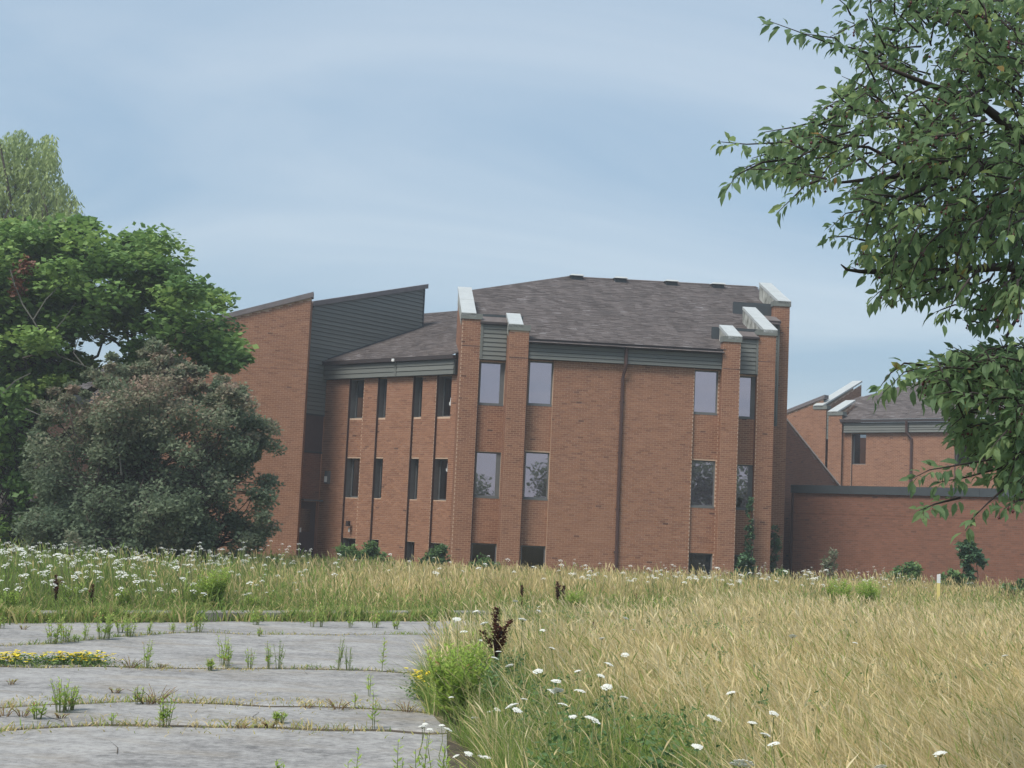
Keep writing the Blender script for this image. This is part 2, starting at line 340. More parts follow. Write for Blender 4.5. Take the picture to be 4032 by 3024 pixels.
# thin branching cracks across the slabs
qc = random.Random(9); hc = MB()
for k in range(15):
    y = qc.uniform(9.6, 20.5); x = qc.uniform(-0.36 * y, -1.0); a = qc.choice((qc.uniform(1.1, 2.0), qc.uniform(-0.5, 0.6))); p = Vector((x, y, 0)); wd_ = qc.uniform(0.006, 0.013)
    for j in range(qc.randint(4, 11)):
        a += qc.gauss(0, 0.45); q_ = p + Vector((math.cos(a), math.sin(a), 0)) * qc.uniform(0.10, 0.28); w2 = wd_ * qc.uniform(0.5, 1.0); n_ = Vector((-math.sin(a), math.cos(a), 0))
        if q_.x < -0.9 and kdist(q_.x, q_.y) < -0.4: hc.poly([p + n_ * wd_ / 2 + Vector((0, 0, 0.0185)), p - n_ * wd_ / 2 + Vector((0, 0, 0.0185)), q_ - n_ * w2 / 2 + Vector((0, 0, 0.0185)), q_ + n_ * w2 / 2 + Vector((0, 0, 0.0185))])
        p, wd_ = q_, w2
hc.build('hairline_cracks', M['crack_soil'], pavement, kind='stuff')
# asphalt that runs on to the right behind the straw island
rb = MB(); rb.poly([(-0.35, 22.3, 0.022), (0.6, 23.2, 0.022), (3.5, 25.4, 0.022), (9, 29.7, 0.022), (14, 33.6, 0.022)] + [tuple(K0 + KD * t - KN * 0.16 + Vector((0, 0, 0.022))) for t in (26, 18, 12, 8.6)])
rb.build('pavement_slab', M['asphalt'], pavement)
kerb = empty('kerb', tuple(K0), math.atan2(KD.y, KD.x), kind='structure')
for k in range(-5, 9):
    kb = MB(); x0, x1 = k * 2.6 + 0.012, k * 2.6 + 2.588
    kb.hexa([(x0, -0.02, -0.05), (x1, -0.02, -0.05), (x1, 0.34, -0.05), (x0, 0.34, -0.05), (x0, 0.01, 0.125), (x1, 0.01, 0.125), (x1, 0.34, 0.135), (x0, 0.34, 0.135)])
    kb.build('kerb_stone', M['concrete'], kerb)

# ------------------------------------------------------------------ building kit
PSI = math.radians(5.0)
class Fr:                                  # a wall's own frame: s along, o outward, z up  (local to the building)
    def __init__(s, o, d, n): s.o = Vector((*o, 0)); s.d = Vector((*d, 0)).normalized(); s.n = Vector((*n, 0)).normalized()
    def p(s, a, out, z): return s.o + s.d * a + s.n * out + Vector((0, 0, z))
    def box(s, mb, a0, a1, o0, o1, z0, z1, tint=0.5, mi=0):
        mb.hexa([s.p(a0, o1, z0), s.p(a1, o1, z0), s.p(a1, o0, z0), s.p(a0, o0, z0), s.p(a0, o1, z1), s.p(a1, o1, z1), s.p(a1, o0, z1), s.p(a0, o0, z1)], tint, (), mi)
COURSE, BL, JT = 0.0725, 0.21, 0.011
def brick_tint(r):
    return 0.1 * r.random() if r.random() < 0.005 else min(1.0, max(0.12, r.gauss(0.52, 0.14)))
def brick_rows(fr, s0, s1, z0, z1, holes, top, out, rnd, limit=None):
    """yield every brick of one wall face as (a0, a1, z0, z1)"""
    k0 = int(math.floor(z0 / COURSE))
    for k in range(k0, int(math.ceil(z1 / COURSE)) + 1):
        a, b = k * COURSE, k * COURSE + COURSE - JT
        if a < z0 - 1e-6 or b > z1: continue
        iv = [(s0, s1)]
        for (h0, h1, hz0, hz1) in holes:
            if hz0 < b and hz1 > a:
                nv = []
                for (p, q) in iv:
                    if h1 <= p or h0 >= q: nv.append((p, q)); continue
                    if h0 > p: nv.append((p, h0))
                    if h1 < q: nv.append((h1, q))
                iv = nv
        off = (BL / 2 if k % 2 else 0)
        for (p, q) in iv:
            i = math.floor((p - off) / BL)
            while i * BL + off < q:
                x0, x1 = max(p, i * BL + off), min(q, i * BL + off + BL - JT)
                i += 1
                if x1 - x0 < 0.03: continue
                if top and b > min(top(x0), top(x1)): continue
                yield x0, x1, a, b
class Wall:
    """a wall part: mortar face with the bricks that stand proud of it"""
    def __init__(s, name, parent, brick='brick', mortar='mortar', seed=0):
        s.b = MB(); s.k = []; s.name, s.parent, s.brick, s.mortar = name, parent, brick, mortar; s.r = random.Random(seed)
    def face(s, fr, s0, s1, z0, z1, holes=(), top=None, out=0.0, skip=None):
        zs = sorted({z0, z1, *[h[2] for h in holes], *[h[3] for h in holes]}); xs = sorted({s0, s1, *[h[0] for h in holes], *[h[1] for h in holes]})
        zs = [z for z in zs if z0 <= z <= z1]; xs = [x for x in xs if s0 <= x <= s1]
        for i in range(len(xs) - 1):
            for j in range(len(zs) - 1):
                cx, cz = (xs[i] + xs[i + 1]) / 2, (zs[j] + zs[j + 1]) / 2
                if any(h[0] < cx < h[1] and h[2] < cz < h[3] for h in holes): continue
                s.b.poly([fr.p(xs[i], out, zs[j]), fr.p(xs[i + 1], out, zs[j]), fr.p(xs[i + 1], out, zs[j + 1]), fr.p(xs[i], out, zs[j + 1])])
        zt = z1
        if top:
            s.b.poly([fr.p(s0, out, z1), fr.p(s1, out, z1), fr.p(s1, out, top(s1)), fr.p(s0, out, top(s0))]); zt = max(top(s0), top(s1))
        for q in brick_rows(fr, s0 + 0.004, s1 - 0.004, max(z0, 0.0), zt, holes, top, out, s.r):
            if skip and skip[0] <= q[2] and q[3] <= skip[1]: continue
            s.k.append((fr, out, *q))
    def solid(s, fr, a0, a1, o0, o1, z0, z1): fr.box(s.b, a0, a1, o0, o1, z0, z1)
    def build(s, single=0, pick=None):
        w = s.b.build(s.name, M[s.mortar], s.parent)
        ones = []
        if single:
            order = sorted(range(len(s.k)), key=lambda i: pick(s.k[i])); ones = set(order[:single])
        n = MB(); proto = {}
        for i, (fr, out, x0, x1, a, b) in enumerate(s.k):
            t = brick_tint(s.r); pr_ = 0.007 + s.r.uniform(-0.002, 0.002)
            if i in ones:
                key = (round(x1 - x0, 3), round(t * 5))
                if key not in proto:
                    q = MB(); L, H = x1 - x0, b - a
                    q.hexa([(0, 0, 0), (L, 0, 0), (L, 0.02, 0), (0, 0.02, 0), (0, 0, H), (L, 0, H), (L, 0.02, H), (0, 0.02, H)], t)
                    proto[key] = q.mesh('brick', M[s.brick])
                o = link('brick', proto[key], w, fr.p(x0, out + pr_, a)); o.rotation_euler = (0, 0, math.atan2(fr.d.y, fr.d.x))
            else:
                n.hexa([fr.p(x0, out + pr_, a), fr.p(x1, out + pr_, a), fr.p(x1, out - 0.002, a), fr.p(x0, out - 0.002, a), fr.p(x0, out + pr_, b), fr.p(x1, out + pr_, b), fr.p(x1, out - 0.002, b), fr.p(x0, out - 0.002, b)], t, skip=(4,))
        n.build('bricks', M[s.brick], w, kind='stuff')
        return w
def window(parent, fr, s0, s1, z0, z1, out, pane='glass', blind=None, fw_=0.05, sill=True, side=None):
    f = MB()
    fr.box(f, s0, s0 + fw_, out - 0.06, out, z0, z1); fr.box(f, s1 - fw_, s1, out - 0.06, out, z0, z1)
    fr.box(f, s0 + fw_, s1 - fw_, out - 0.06, out, z0, z0 + fw_); fr.box(f, s0 + fw_, s1 - fw_, out - 0.06, out, z1 - fw_, z1)
    if side: fr.box(f, side[0], side[1], out - 0.06, out + 0.003, z0 + fw_, z1 - fw_)
    w = f.build('window', M['frame'], parent)
    p = MB(); p.poly([fr.p(s0 + fw_, out - 0.03, z0 + fw_), fr.p(s1 - fw_, out - 0.03, z0 + fw_), fr.p(s1 - fw_, out - 0.03, z1 - fw_), fr.p(s0 + fw_, out - 0.03, z1 - fw_)]); p.build('pane', M[pane], w)
    if sill:
        s_ = MB(); fr.box(s_, s0, s1, out + 0.002, out + 0.075, z0 - 0.05, z0 + 0.012); s_.build('sill', M['frame'], w)
    if blind:
        b = MB(); a, c = blind[1] if len(blind) > 1 else (s0 + fw_, s1 - fw_)
        b.poly([fr.p(a, out - 0.07, z0 + fw_), fr.p(c, out - 0.07, z0 + fw_), fr.p(c, out - 0.07, z1 - fw_), fr.p(a, out - 0.07, z1 - fw_)]); b.build('blind', M[blind[0]], w)
    return w
def reveal(wallmb, fr, s0, s1, z0, z1, o0, o1):     # the four cheeks of an opening, from o0 (outer) to o1 (inner)
    for a in (s0, s1): wallmb.poly([fr.p(a, o0, z0), fr.p(a, o1, z0), fr.p(a, o1, z1), fr.p(a, o0, z1)])
    for z in (z0, z1): wallmb.poly([fr.p(s0, o0, z), fr.p(s1, o0, z), fr.p(s1, o1, z), fr.p(s0, o1, z)])
def boards(parent, fr, s0, s1, z0, z1, n, out, mat='siding', cut=None, seed=1):
    r = random.Random(seed); h = (z1 - z0) / n
    for i in range(n):
        a, b = z0 + i * h, z0 + (i + 1) * h
        if cut:
            l0, l1, r0_, r1_ = cut(a)[0], cut(b)[0], cut(a)[1], cut(b)[1]
            if r0_ - l0 < 0.08 and r1_ - l1 < 0.08: continue
            if r0_ < l0: r0_ = l0 = (r0_ + l0) / 2
            if r1_ < l1: r1_ = l1 = (r1_ + l1) / 2
        else: l0 = l1 = s0; r0_ = r1_ = s1
        q = MB(); t = 0.5 + r.uniform(-0.3, 0.3)
        # lapped board: the lower edge stands out, the upper edge slips under the next one
        q.hexa([fr.p(l0, out + 0.036, a + 0.004), fr.p(r0_, out + 0.036, a + 0.004), fr.p(r0_, out, a + 0.004), fr.p(l0, out, a + 0.004),
                fr.p(l1, out + 0.012, b - 0.012), fr.p(r1_, out + 0.012, b - 0.012), fr.p(r1_, out, b - 0.012), fr.p(l1, out, b - 0.012)], t)
        q.build('siding_board', M[mat], parent)
def shingles(parent, origin, along, upslope, poly, seed=0, expo=0.145, wid=0.31):
    """separate shingle tabs in courses on a sloping plane; poly is in (along, up) metres"""
    r = random.Random(seed); mb = MB()
    nrm = along.cross(upslope).normalized()
    if nrm.z < 0: nrm = -nrm
    def inside(x, y):
        c = False; j = len(poly) - 1
        for i in range(len(poly)):
            (xi, yi), (xj, yj) = poly[i], poly[j]
            if (yi > y) != (yj > y) and x < (xj - xi) * (y - yi) / (yj - yi) + xi: c = not c
            j = i
        return c
    xs = [p[0] for p in poly]; ys = [p[1] for p in poly]
    y = min(ys); row = 0
    while y < max(ys):
        x = min(xs) - wid + (row % 2) * wid * 0.5 + r.uniform(-0.05, 0.05)
        while x < max(xs):
            w = wid * r.uniform(0.8, 1.15)
            if inside(x + w / 2, y + expo / 2) :
                t = min(1, max(0, r.gauss(0.47, 0.17))); th = r.uniform(0.012, 0.026)
                P = lambda a, b, h: origin + along * a + upslope * b + nrm * h
                y1 = y + expo + 0.02
                mb.poly([P(x + 0.004, y, th), P(x + w - 0.004, y, th), P(x + w - 0.004, y1, 0.004), P(x + 0.004, y1, 0.004)], t)
                mb.poly([P(x + 0.004, y, 0.0), P(x + w - 0.004, y, 0.0), P(x + w - 0.004, y, th), P(x + 0.004, y, th)], t * 0.7)
            x += w
        y += expo; row += 1
    return mb.build('shingles', M['shingle'], parent, kind='stuff')

# ------------------------------------------------------------------ main brick building
BASE = (0, 52.0, 0)
B = empty('brick_building', BASE, PSI, label='large three-storey brown brick building with sloped fins and a grey shingle roof', cat='building')
FRONT = Fr((0, 0), (1, 0), (0, -1))
w = Wall('front_wall', B, seed=3)
LB, RB = (0.5, 1.465), (6.535, 7.48)                       # window bays left and right, set back
wins = [(5.98, 7.53), (2.66, 4.30), (-0.2, 1.01)]
w.face(FRONT, LB[1], RB[0], -0.2, 8.1, out=0.0)
for (a, b) in (LB, RB):
    hs = [(a + 0.085 if a < 2 else a + 0.01, (b - 0.01 if a < 2 else b - 0.06), z0, z1) for z0, z1 in wins]
    w.face(FRONT, a, b, -0.2, 8.1, hs, out=-0.10)
    for h in hs: reveal(w.b, FRONT, h[0], h[1], h[2], h[3], -0.10, -0.26)
for (s, o1) in ((LB[1], -0.1), (RB[0], -0.1)): w.b.poly([FRONT.p(s, 0, -0.2), FRONT.p(s, o1, -0.2), FRONT.p(s, o1, 8.1), FRONT.p(s, 0, 8.1)])
w.build(single=300, pick=lambda q: (0 if (q[1] == 0.0 and q[3] - q[2] > 0.19) else 50) + abs(q[2] - 3.2) + 2.0 * abs(q[4] - 1.75))
for bi, (a, b) in enumerate((LB, RB)):
    a2, b2 = (a + 0.085, b - 0.01) if a < 2 else (a + 0.01, b - 0.06)
    window(B, FRONT, a2, b2, 5.98, 7.53, -0.16, 'glass', ('grey_blind',) if bi == 0 else ('lilac_blind',), sill=True)
    window(B, FRONT, a2, b2, 2.66, 4.30, -0.16, 'glass', sill=True)
    window(B, FRONT, a2, b2, 0.05, 1.01, -0.16, 'glass_far', ('dusty',) if bi else None, sill=True)
# bays between the paired fins
def bay(u0, u1, v, wl, name, seed):
    fr = Fr((0, v), (1, 0), (0, -1)); wa = Wall(name, B, seed=seed)
    hs = [(wl[0], wl[1], z0, z1) for z0, z1 in ((5.97, 7.49), (2.66, 4.26), (-0.2, 1.01))]
    wa.face(fr, u0, u1, -0.2, 8.8, hs)
    for h in hs: reveal(wa.b, fr, *h, 0.0, -0.16)
    wa.build()
    return fr
AB = bay(-1.16, -0.17, 0.9, (-1.10, -0.20), 'bay_wall', 21)
CD = bay(8.09, 9.02, 0.9, (8.2, 9.0), 'bay_wall', 22)
for fr, s0, s1, sd in ((AB, -1.10, -0.20, (-0.36, -0.25)), (CD, 8.2, 9.0, (8.84, 8.95))):
    window(B, fr, s0, s1, 5.97, 7.49, -0.06, 'glass', ('lilac_blind', (s0 + 0.05, sd[0])), side=sd)
    window(B, fr, s0, s1, 2.66, 4.26, -0.06, 'glass', side=sd)
    window(B, fr, s0, s1, 0.05, 1.01, -0.06, 'glass_far')
# brick piers with fin walls that climb the roof
ROOF_Z, SL = 8.3, 0.4
def pier(u0, u1, v0, zt, length, fin, seed, back, caps=True):
    wa = Wall('pier', B, seed=seed); fr = Fr((0, v0), (1, 0), (0, -1))
    wa.face(fr, u0, u1, -0.2, zt)
    # left and right cheeks
    fl = Fr((u0, v0), (0, 1), (-1, 0)); frt = Fr((u1, v0), (0, 1), (1, 0))
    f0, f1 = fin
    topf = lambda s: zt + SL * s
    if abs(f0 - u0) < 0.01:
        wa.face(fl, 0, length, -0.2, zt, top=topf); wa.face(frt, 0, back, -0.2, zt)
    else:
        wa.face(fl, 0, back, -0.2, zt); wa.face(frt, 0, length, -0.2, zt, top=topf)
    # top of the block, the fin's inner cheek and back
    wa.b.poly([(u0, v0, zt), (u1, v0, zt), (u1, v0 + back, zt), (u0, v0 + back, zt)])
    ze = zt + SL * length; v1 = v0 + length
    wa.b.poly([(f0, v1, ROOF_Z), (f1, v1, ROOF_Z), (f1, v1, ze), (f0, v1, ze)])
    wa.build()
    # coping: level block cap, sloping fin cap, flashing on the cheeks above the roof
    e = 0.045; c = MB()
    c.box(u0 - e, u1 + e, v0 - e, v0 + 0.42, zt, zt + 0.2); c.build('pier_coping', M['coping_face'], B)
    c = MB(); z0 = zt + 0.2; n = max(1, round(length / 1.9))
    for i in range(n):
        a, b = length * i / n, length * (i + 1) / n - 0.012; L = lambda s: z0 + 0.006 + SL * s
        y0, y1 = v0 - e + a * (1 + e / length), v0 + b
        c.hexa([(f0 - e, y0, L(a) - 0.1), (f1 + e, y0, L(a) - 0.1), (f1 + e, y1, L(b) - 0.1), (f0 - e, y1, L(b) - 0.1), (f0 - e, y0, L(a) + 0.015), (f1 + e, y0, L(a) + 0.015), (f1 + e, y1, L(b) + 0.015), (f0 - e, y1, L(b) + 0.015)])
    c.build('fin_coping', M['coping_metal'], B)
    c = MB(); s0 = 0.42
    for u, sg in ((f0, -1), (f1, 1)):
        uu = u + sg * 0.02
        c.poly([(uu, v0 + s0, ROOF_Z + SL * (v0 + s0)), (uu, v1, ROOF_Z + SL * v1), (uu, v1, ze + 0.1), (uu, v0 + s0, zt + SL * s0 + 0.1)])
    c.poly([(f0 - 0.02, v1 + 0.004, ROOF_Z + SL * v1 - 0.1), (f1 + 0.02, v1 + 0.004, ROOF_Z + SL * v1 - 0.1), (f1 + 0.02, v1 + 0.004, ze + 0.1), (f0 - 0.02, v1 + 0.004, ze + 0.1)])
    c.build('fin_flashing', M['flashing'], B)
    # control joint one metre under the top
    c = MB(); c.box(u0 + 0.01, u1 - 0.01, v0 - 0.0085, v0 - 0.001, zt - 0.98, zt - 0.955); c.build('control_joint', M['brown_metal'], B)
pier(-0.18, 0.5, -0.3, 8.53, 1.5, (-0.18, 0.24), 31, 1.25)
pier(-1.82, -1.15, 0.7, 8.98, 3.9, (-1.82, -1.38), 32, 0.45)
pier(7.48, 8.1, -0.3, 8.55, 1.5, (7.68, 8.1), 33, 0.45)
pier(9.0, 9.65, 0.7, 9.0, 3.3, (9.22, 9.65), 34, 0.45)
pier(10.7, 11.33, 5.0, 10.8, 3.1, (10.9, 11.33), 35, 0.6)
# dark vertical sealant joints beside the bays
for fr, s, o, z1 in ((FRONT, 0.535, -0.098, 7.55), (AB, -1.128, 0.002, 7.5), (FRONT, 6.53, -0.095, 5.9), (CD, 9.005, 0.002, 7.5)):
    c = MB(); fr.box(c, s - 0.022, s + 0.022, o, o + 0.03, 0.0, z1); c.build('joint_shade_strip', M['brown_metal'], B)
# fascia siding, gutter, downspout of the front
c = MB(); FRONT.box(c, 0.5, 7.62, -0.1, 0.15, 7.57, 8.12); fas = c.build('fascia', M['siding_dark'], B)
boards(fas, FRONT, 0.53, 3.93, 7.572, 8.10, 4, 0.152, seed=2); boards(fas, FRONT, 4.07, 7.6, 7.572, 8.10, 4, 0.152, seed=3)
c = MB(); FRONT.box(c, 3.94, 4.06, 0.152, 0.20, 7.575, 8.1); c.build('fascia_trim', M['siding'], fas)
c = MB(); FRONT.box(c, 0.505, 7.55, 0.12, 0.30, 8.125, 8.245); FRONT.box(c, 0.505, 7.58, 0.12, 0.325, 8.25, 8.275); c.build('gutter', M['gutter'], B)
c = MB(); P = lambda u, o, z: FRONT.p(u, o, z)
c.tube([P(4.0, 0.235, 8.12), P(4.0, 0.235, 7.52), P(3.97, 0.18, 7.32), P(3.93, 0.075, 7.05), P(3.93, 0.07, 3.0), P(3.95, 0.07, 0.0)], 0.062, 6)
for z in (6.2, 4.4, 2.4, 0.9): c.box(3.85, 4.02, -0.085, -0.002, z, z + 0.05)
c.build('downspout', M['brown_metal'], B)
def panel(u0, u1, v, z0, z1, n, trim, seed):
    fr = Fr((0, v), (1, 0), (0, -1)); c = MB(); fr.box(c, u0, u1, -0.15, 0, z0, z1); f = c.build('siding_panel', M['siding_dark'], B)
    a, b = (u0 + 0.1, u1) if trim < 0 else (u0, u1 - 0.08)
    boards(f, fr, a, b, z0 + 0.004, z1 - 0.01, n, 0.002, seed=seed)
    c = MB(); fr.box(c, *((u0, u0 + 0.095) if trim < 0 else (u1 - 0.075, u1)), 0.002, 0.05, z0, z1); c.build('panel_trim', M['siding'], f)
    c = MB(); fr.box(c, u0 - 0.03, u1 + 0.03, -0.1, 0.12, z1 + 0.002, z1 + 0.07); c.build('eave_board', M['gutter'], f)
    c = MB(); c.hexa([fr.p(u0, 0.12, z1 + 0.072), fr.p(u1, 0.12, z1 + 0.072), fr.p(u1, -0.62, z1 + 0.073), fr.p(u0, -0.62, z1 + 0.073), fr.p(u0, 0.12, z1 + 0.09), fr.p(u1, 0.12, z1 + 0.09), fr.p(u1, -0.62, z1 + 0.36), fr.p(u0, -0.62, z1 + 0.36)])
    c.build('cricket_roof', M['shingle'], B)
panel(-1.15, -0.2, 0.72, 7.55, 8.83, 8, -1, 5); panel(8.1, 9.0, 0.72, 7.55, 8.83, 8, 1, 6); panel(9.66, 10.78, 4.4, 6.0, 10.02, 24, 1, 7)
for (u0, u1, v, z0, z1) in ((-1.37, 0.42, 1.34, 8.7, 9.28), (7.42, 9.2, 1.34, 8.7, 9.30), (9.15, 10.88, 5.35, 10.3, 10.93)):
    c = MB(); c.box(u0, u1, v, v + 0.14, z0, z1); c.build('roof_curb', M['slate'], B)
# front roof with shingle tabs, ridge cap and vents
al, us = Vector((1, 0, 0)), Vector((0, 1, SL)).normalized()
kx = 1 / us.y
rp = [(-1.4, 1.1), (0.24, 1.1), (0.24, 0.12), (0.5, 0.12), (0.5, -0.42), (7.47, -0.42), (7.47, 0.12), (7.68, 0.12), (7.68, 1.1), (9.25, 1.1), (9.25, 4.1), (10.75, 4.1), (10.95, 6.2), (11.35, 10.3), (3.05, 10.05), (-1.34, 6.47), (-1.4, 4.6)]
c = MB(); c.poly([(u, v, ROOF_Z + SL * v) for u, v in rp]); c.poly([(3.05, 10.05, 12.32), (11.35, 10.3, 12.4), (11.35, 16, 9.8), (3.05, 16, 9.8)]); c.poly([(3.05, 10.05, 12.32), (3.05, 16, 9.8), (-1.34, 6.47, 10.88)])
rf = c.build('roof', M['roof_deck'], B)
shingles(rf, Vector((0, 0, ROOF_Z)), al, us, [(u, v * kx) for u, v in rp], seed=4)
c = MB(); c.tube([(3.05, 10.05, 12.33), (11.3, 10.28, 12.42)], 0.05, 5); c.tube([(-1.34, 6.5, 10.9), (3.05, 10.05, 12.33)], 0.045, 5); c.build('ridge_cap', M['shingle'], rf)
for u in (3.4, 5.28, 7.48, 9.5):
    c = MB(); v = 9.85; z = ROOF_Z + SL * v
    c.box(u - 0.24, u + 0.24, v - 0.2, v + 0.25, z - 0.1, z + 0.1, mi=0); c.hexa([(u - 0.3, v - 0.32, z + 0.10), (u + 0.3, v - 0.32, z + 0.10), (u + 0.3, v + 0.3, z + 0.16), (u - 0.3, v + 0.3, z + 0.16), (u - 0.24, v - 0.25, z + 0.17), (u + 0.24, v - 0.25, z + 0.17), (u + 0.24, v + 0.25, z + 0.2), (u - 0.24, v + 0.25, z + 0.2)], mi=1)
    c.build('roof_vent', [M['slate'], M['coping_metal']], B)

# the wing set at 45 degrees on the left
q2 = math.sqrt(0.5)
WING = Fr((-1.9, 2.2), (-q2, q2), (-q2, -q2))
w = Wall('wing_wall', B, seed=41); HB = 0.11
wb = [(0.17, 0.92), (1.63, 2.13), (3.5, 4.0), (4.75, 5.57)]
wz = [(5.57, 7.08), (2.49, 4.01), (-0.2, 0.92)]
xs = [-0.2] + [x for b in wb for x in b] + [6.9]
for i in range(0, len(xs), 2): w.face(WING, xs[i], xs[i + 1], -0.2, 7.6)
for b in wb:
    hs = [(b[0] + 0.005, b[1] - 0.005, z0, z1) for z0, z1 in wz]
    w.face(WING, b[0], b[1], -0.2, 7.6, hs, out=-HB)
    for h in hs:
        lin = MB(); reveal(lin, WING, *h, -HB, -HB - 0.32); lin.build('window_lining', M['lining'], B)
    for s in b: w.b.poly([WING.p(s, 0, -0.2), WING.p(s, -HB, -0.2), WING.p(s, -HB, 7.6), WING.p(s, 0, 7.6)])
w.build()
for i, b in enumerate(wb):
    for j, (z0, z1) in enumerate(wz):
        cur = None
        if (i, j) == (2, 0): cur = ('curtain', (b[0] + 0.30, b[1] - 0.07))
        if (i, j) == (1, 1): cur = ('curtain', (b[0] + 0.2, b[1] - 0.05))
        window(B, WING, b[0] + 0.005, b[1] - 0.005, max(z0, 0.05), z1, -HB - 0.27, 'glass_dark' if z0 > 0 else 'glass_far', cur, fw_=0.055)
    if i == 0:
        for z_ in (6.0, 3.55):
            c = MB(); c.poly([WING.p(0.52, -HB - 0.285, z_), WING.p(0.60, -HB - 0.285, z_ + 0.02), WING.p(0.62, -HB - 0.285, z_ + 0.12), WING.p(0.57, -HB - 0.285, z_ + 0.14), WING.p(0.56, -HB - 0.285, z_ + 0.30), WING.p(0.53, -HB - 0.285, z_ + 0.30)]); c.build('paper_scrap', M['white'], B)
    c = MB(); WING.box(c, b[1] - 0.012, b[1] - 0.002, -HB + 0.002, -0.006, 0.0, 7.1); c.build('joint_shade_strip', M['brown_metal'], B)  # brown strip: shade of the recessed brick end put into colour, plus its joint
c = MB(); WING.box(c, -0.1, 6.95, -0.1, 0.16, 7.1, 7.66); fas = c.build('fascia', M['siding_dark'], B)
boards(fas, WING, -0.05, 2.86, 7.104, 7.64, 3, 0.162, seed=8); boards(fas, WING, 2.96, 6.95, 7.104, 7.64, 3, 0.162, seed=9)
c = MB(); WING.box(c, 2.87, 2.95, 0.162, 0.205, 7.104, 7.64); c.build('fascia_trim', M['siding'], fas)
c = MB(); WING.box(c, -0.1, 7.0, 0.13, 0.30, 7.665, 7.80); c.build('gutter', M['gutter'], B)
c = MB(); WING.box(c, 2.86, 2.98, 0.30, 0.36, 7.66, 7.76); c.build('security_light', M['white'], B)
c = MB(); WING.box(c, 6.34, 6.52, 0.01, 0.16, 3.0, 3.5, mi=0); WING.box(c, 6.37, 6.49, 0.162, 0.2, 3.05, 3.28, mi=1); c.build('wall_light', [M['frame'], M['white']], B)
c = MB(); WING.box(c, 5.08, 5.22, 0.01, 0.12, 1.38, 1.58); c.build('vent_hood', M['gutter'], B)
c = MB(); WING.box(c, 5.09, 5.17, 0.009, 0.016, 1.16, 1.33); c.build('notice', M['coping_metal'], B)
WS = 0.375
al = WING.d; us = Vector((q2, q2, WS)).normalized(); o_ = WING.p(0, 0.3, 7.80)
kx = 1 / math.hypot(us.x, us.y)
wp = [(-0.05, 0), (6.95, 0), (6.95, 9.0), (5.6, 9.0), (-0.05, 2.0)]
c = MB(); c.poly([o_ + al * a + Vector((q2, q2, WS)) * t for a, t in wp]); c.poly([o_ + al * 10.2 + Vector((q2, q2, WS)) * 9, o_ + al * 5.6 + Vector((q2, q2, WS)) * 9, o_ + al * 5.6 + Vector((q2, q2, 0)) * 16, o_ + al * 10.2 + Vector((q2, q2, 0)) * 16])
c.poly([o_ + al * a + Vector((q2, q2, WS)) * t for a, t in ((6.95, 5.4), (10.6, 5.4), (10.6, 9.0), (6.95, 9.0))])
rf = c.build('wing_roof', M['roof_deck'], B)
shingles(rf, o_, al, us, [(a, t * kx) for a, t in wp], seed=5)
shingles(rf, o_, al, us, [(a, t * kx) for a, t in ((6.95, 5.5), (10.6, 5.5), (10.6, 9.0), (6.95, 9.0))], seed=6)

# the stair tower clad in siding, at right angles to the wing
SB = WING.p(6.9, 0, 0)
TOWER = Fr((SB.x, SB.y), (q2, q2), (q2, -q2))
tt = lambda s: 9.93 + 0.262 * (s + 0.97)          # under the coping
tb = lambda s: 7.92 + 0.375 * s                   # along the wing roof
c = MB(); poly = [(-1.0, 5.7), (0.0, 5.7), (0.0, tb(0)), (5.36, tb(5.36)), (5.36, tt(5.36)), (-1.0, tt(-1.0))]
dwn = Vector((-q2, q2, 0)) * 4.5
fr_pts = [TOWER.p(s, 0, z) for s, z in poly]
for tri in ((0, 1, 2, 5), (2, 3, 4, 5)): c.poly([fr_pts[i] for i in tri])
c.poly([fr_pts[5], fr_pts[4], fr_pts[4] + dwn, fr_pts[5] + dwn]); c.poly([TOWER.p(5.36, 0, 7), fr_pts[4], fr_pts[4] + dwn, TOWER.p(5.36, 0, 7) + dwn])
tw = c.build('stair_tower', M['siding_dark'], B)
def tcut(z):
    l = max(-0.98, (z - 9.93) / 0.262 - 0.97); r = 0.0 if z < tb(0) else min(5.33, (z - 7.92) / 0.375); return (l, max(r, -0.02))
boards(tw, TOWER, -1, 5.3, 5.7, 11.6, 36, 0.003, cut=tcut, seed=11)
def slope_bar(fr, s0, z0, s1, z1, o0, o1, h, name, mat, parent):
    c = MB(); c.hexa([fr.p(s0, o1, z0), fr.p(s1, o1, z1), fr.p(s1, o0, z1), fr.p(s0, o0, z0), fr.p(s0, o1, z0 + h), fr.p(s1, o1, z1 + h), fr.p(s1, o0, z1 + h), fr.p(s0, o0, z0 + h)])
    return c.build(name, M[mat], parent)
slope_bar(TOWER, -1.02, tt(-1.02), 5.5, tt(5.5), -0.25, 0.1, 0.19, 'tower_coping', 'brown_coping', tw)
slope_bar(TOWER, 0.0, tb(0) - 0.1, 5.36, tb(5.36) - 0.1, 0.0, 0.07, 0.16, 'roof_flashing', 'slate', tw)
c = MB(); TOWER.box(c, 5.3, 5.37, 0.0, 0.05, tb(5.3), tt(5.3)); c.build('corner_trim', M['slate'], tw)
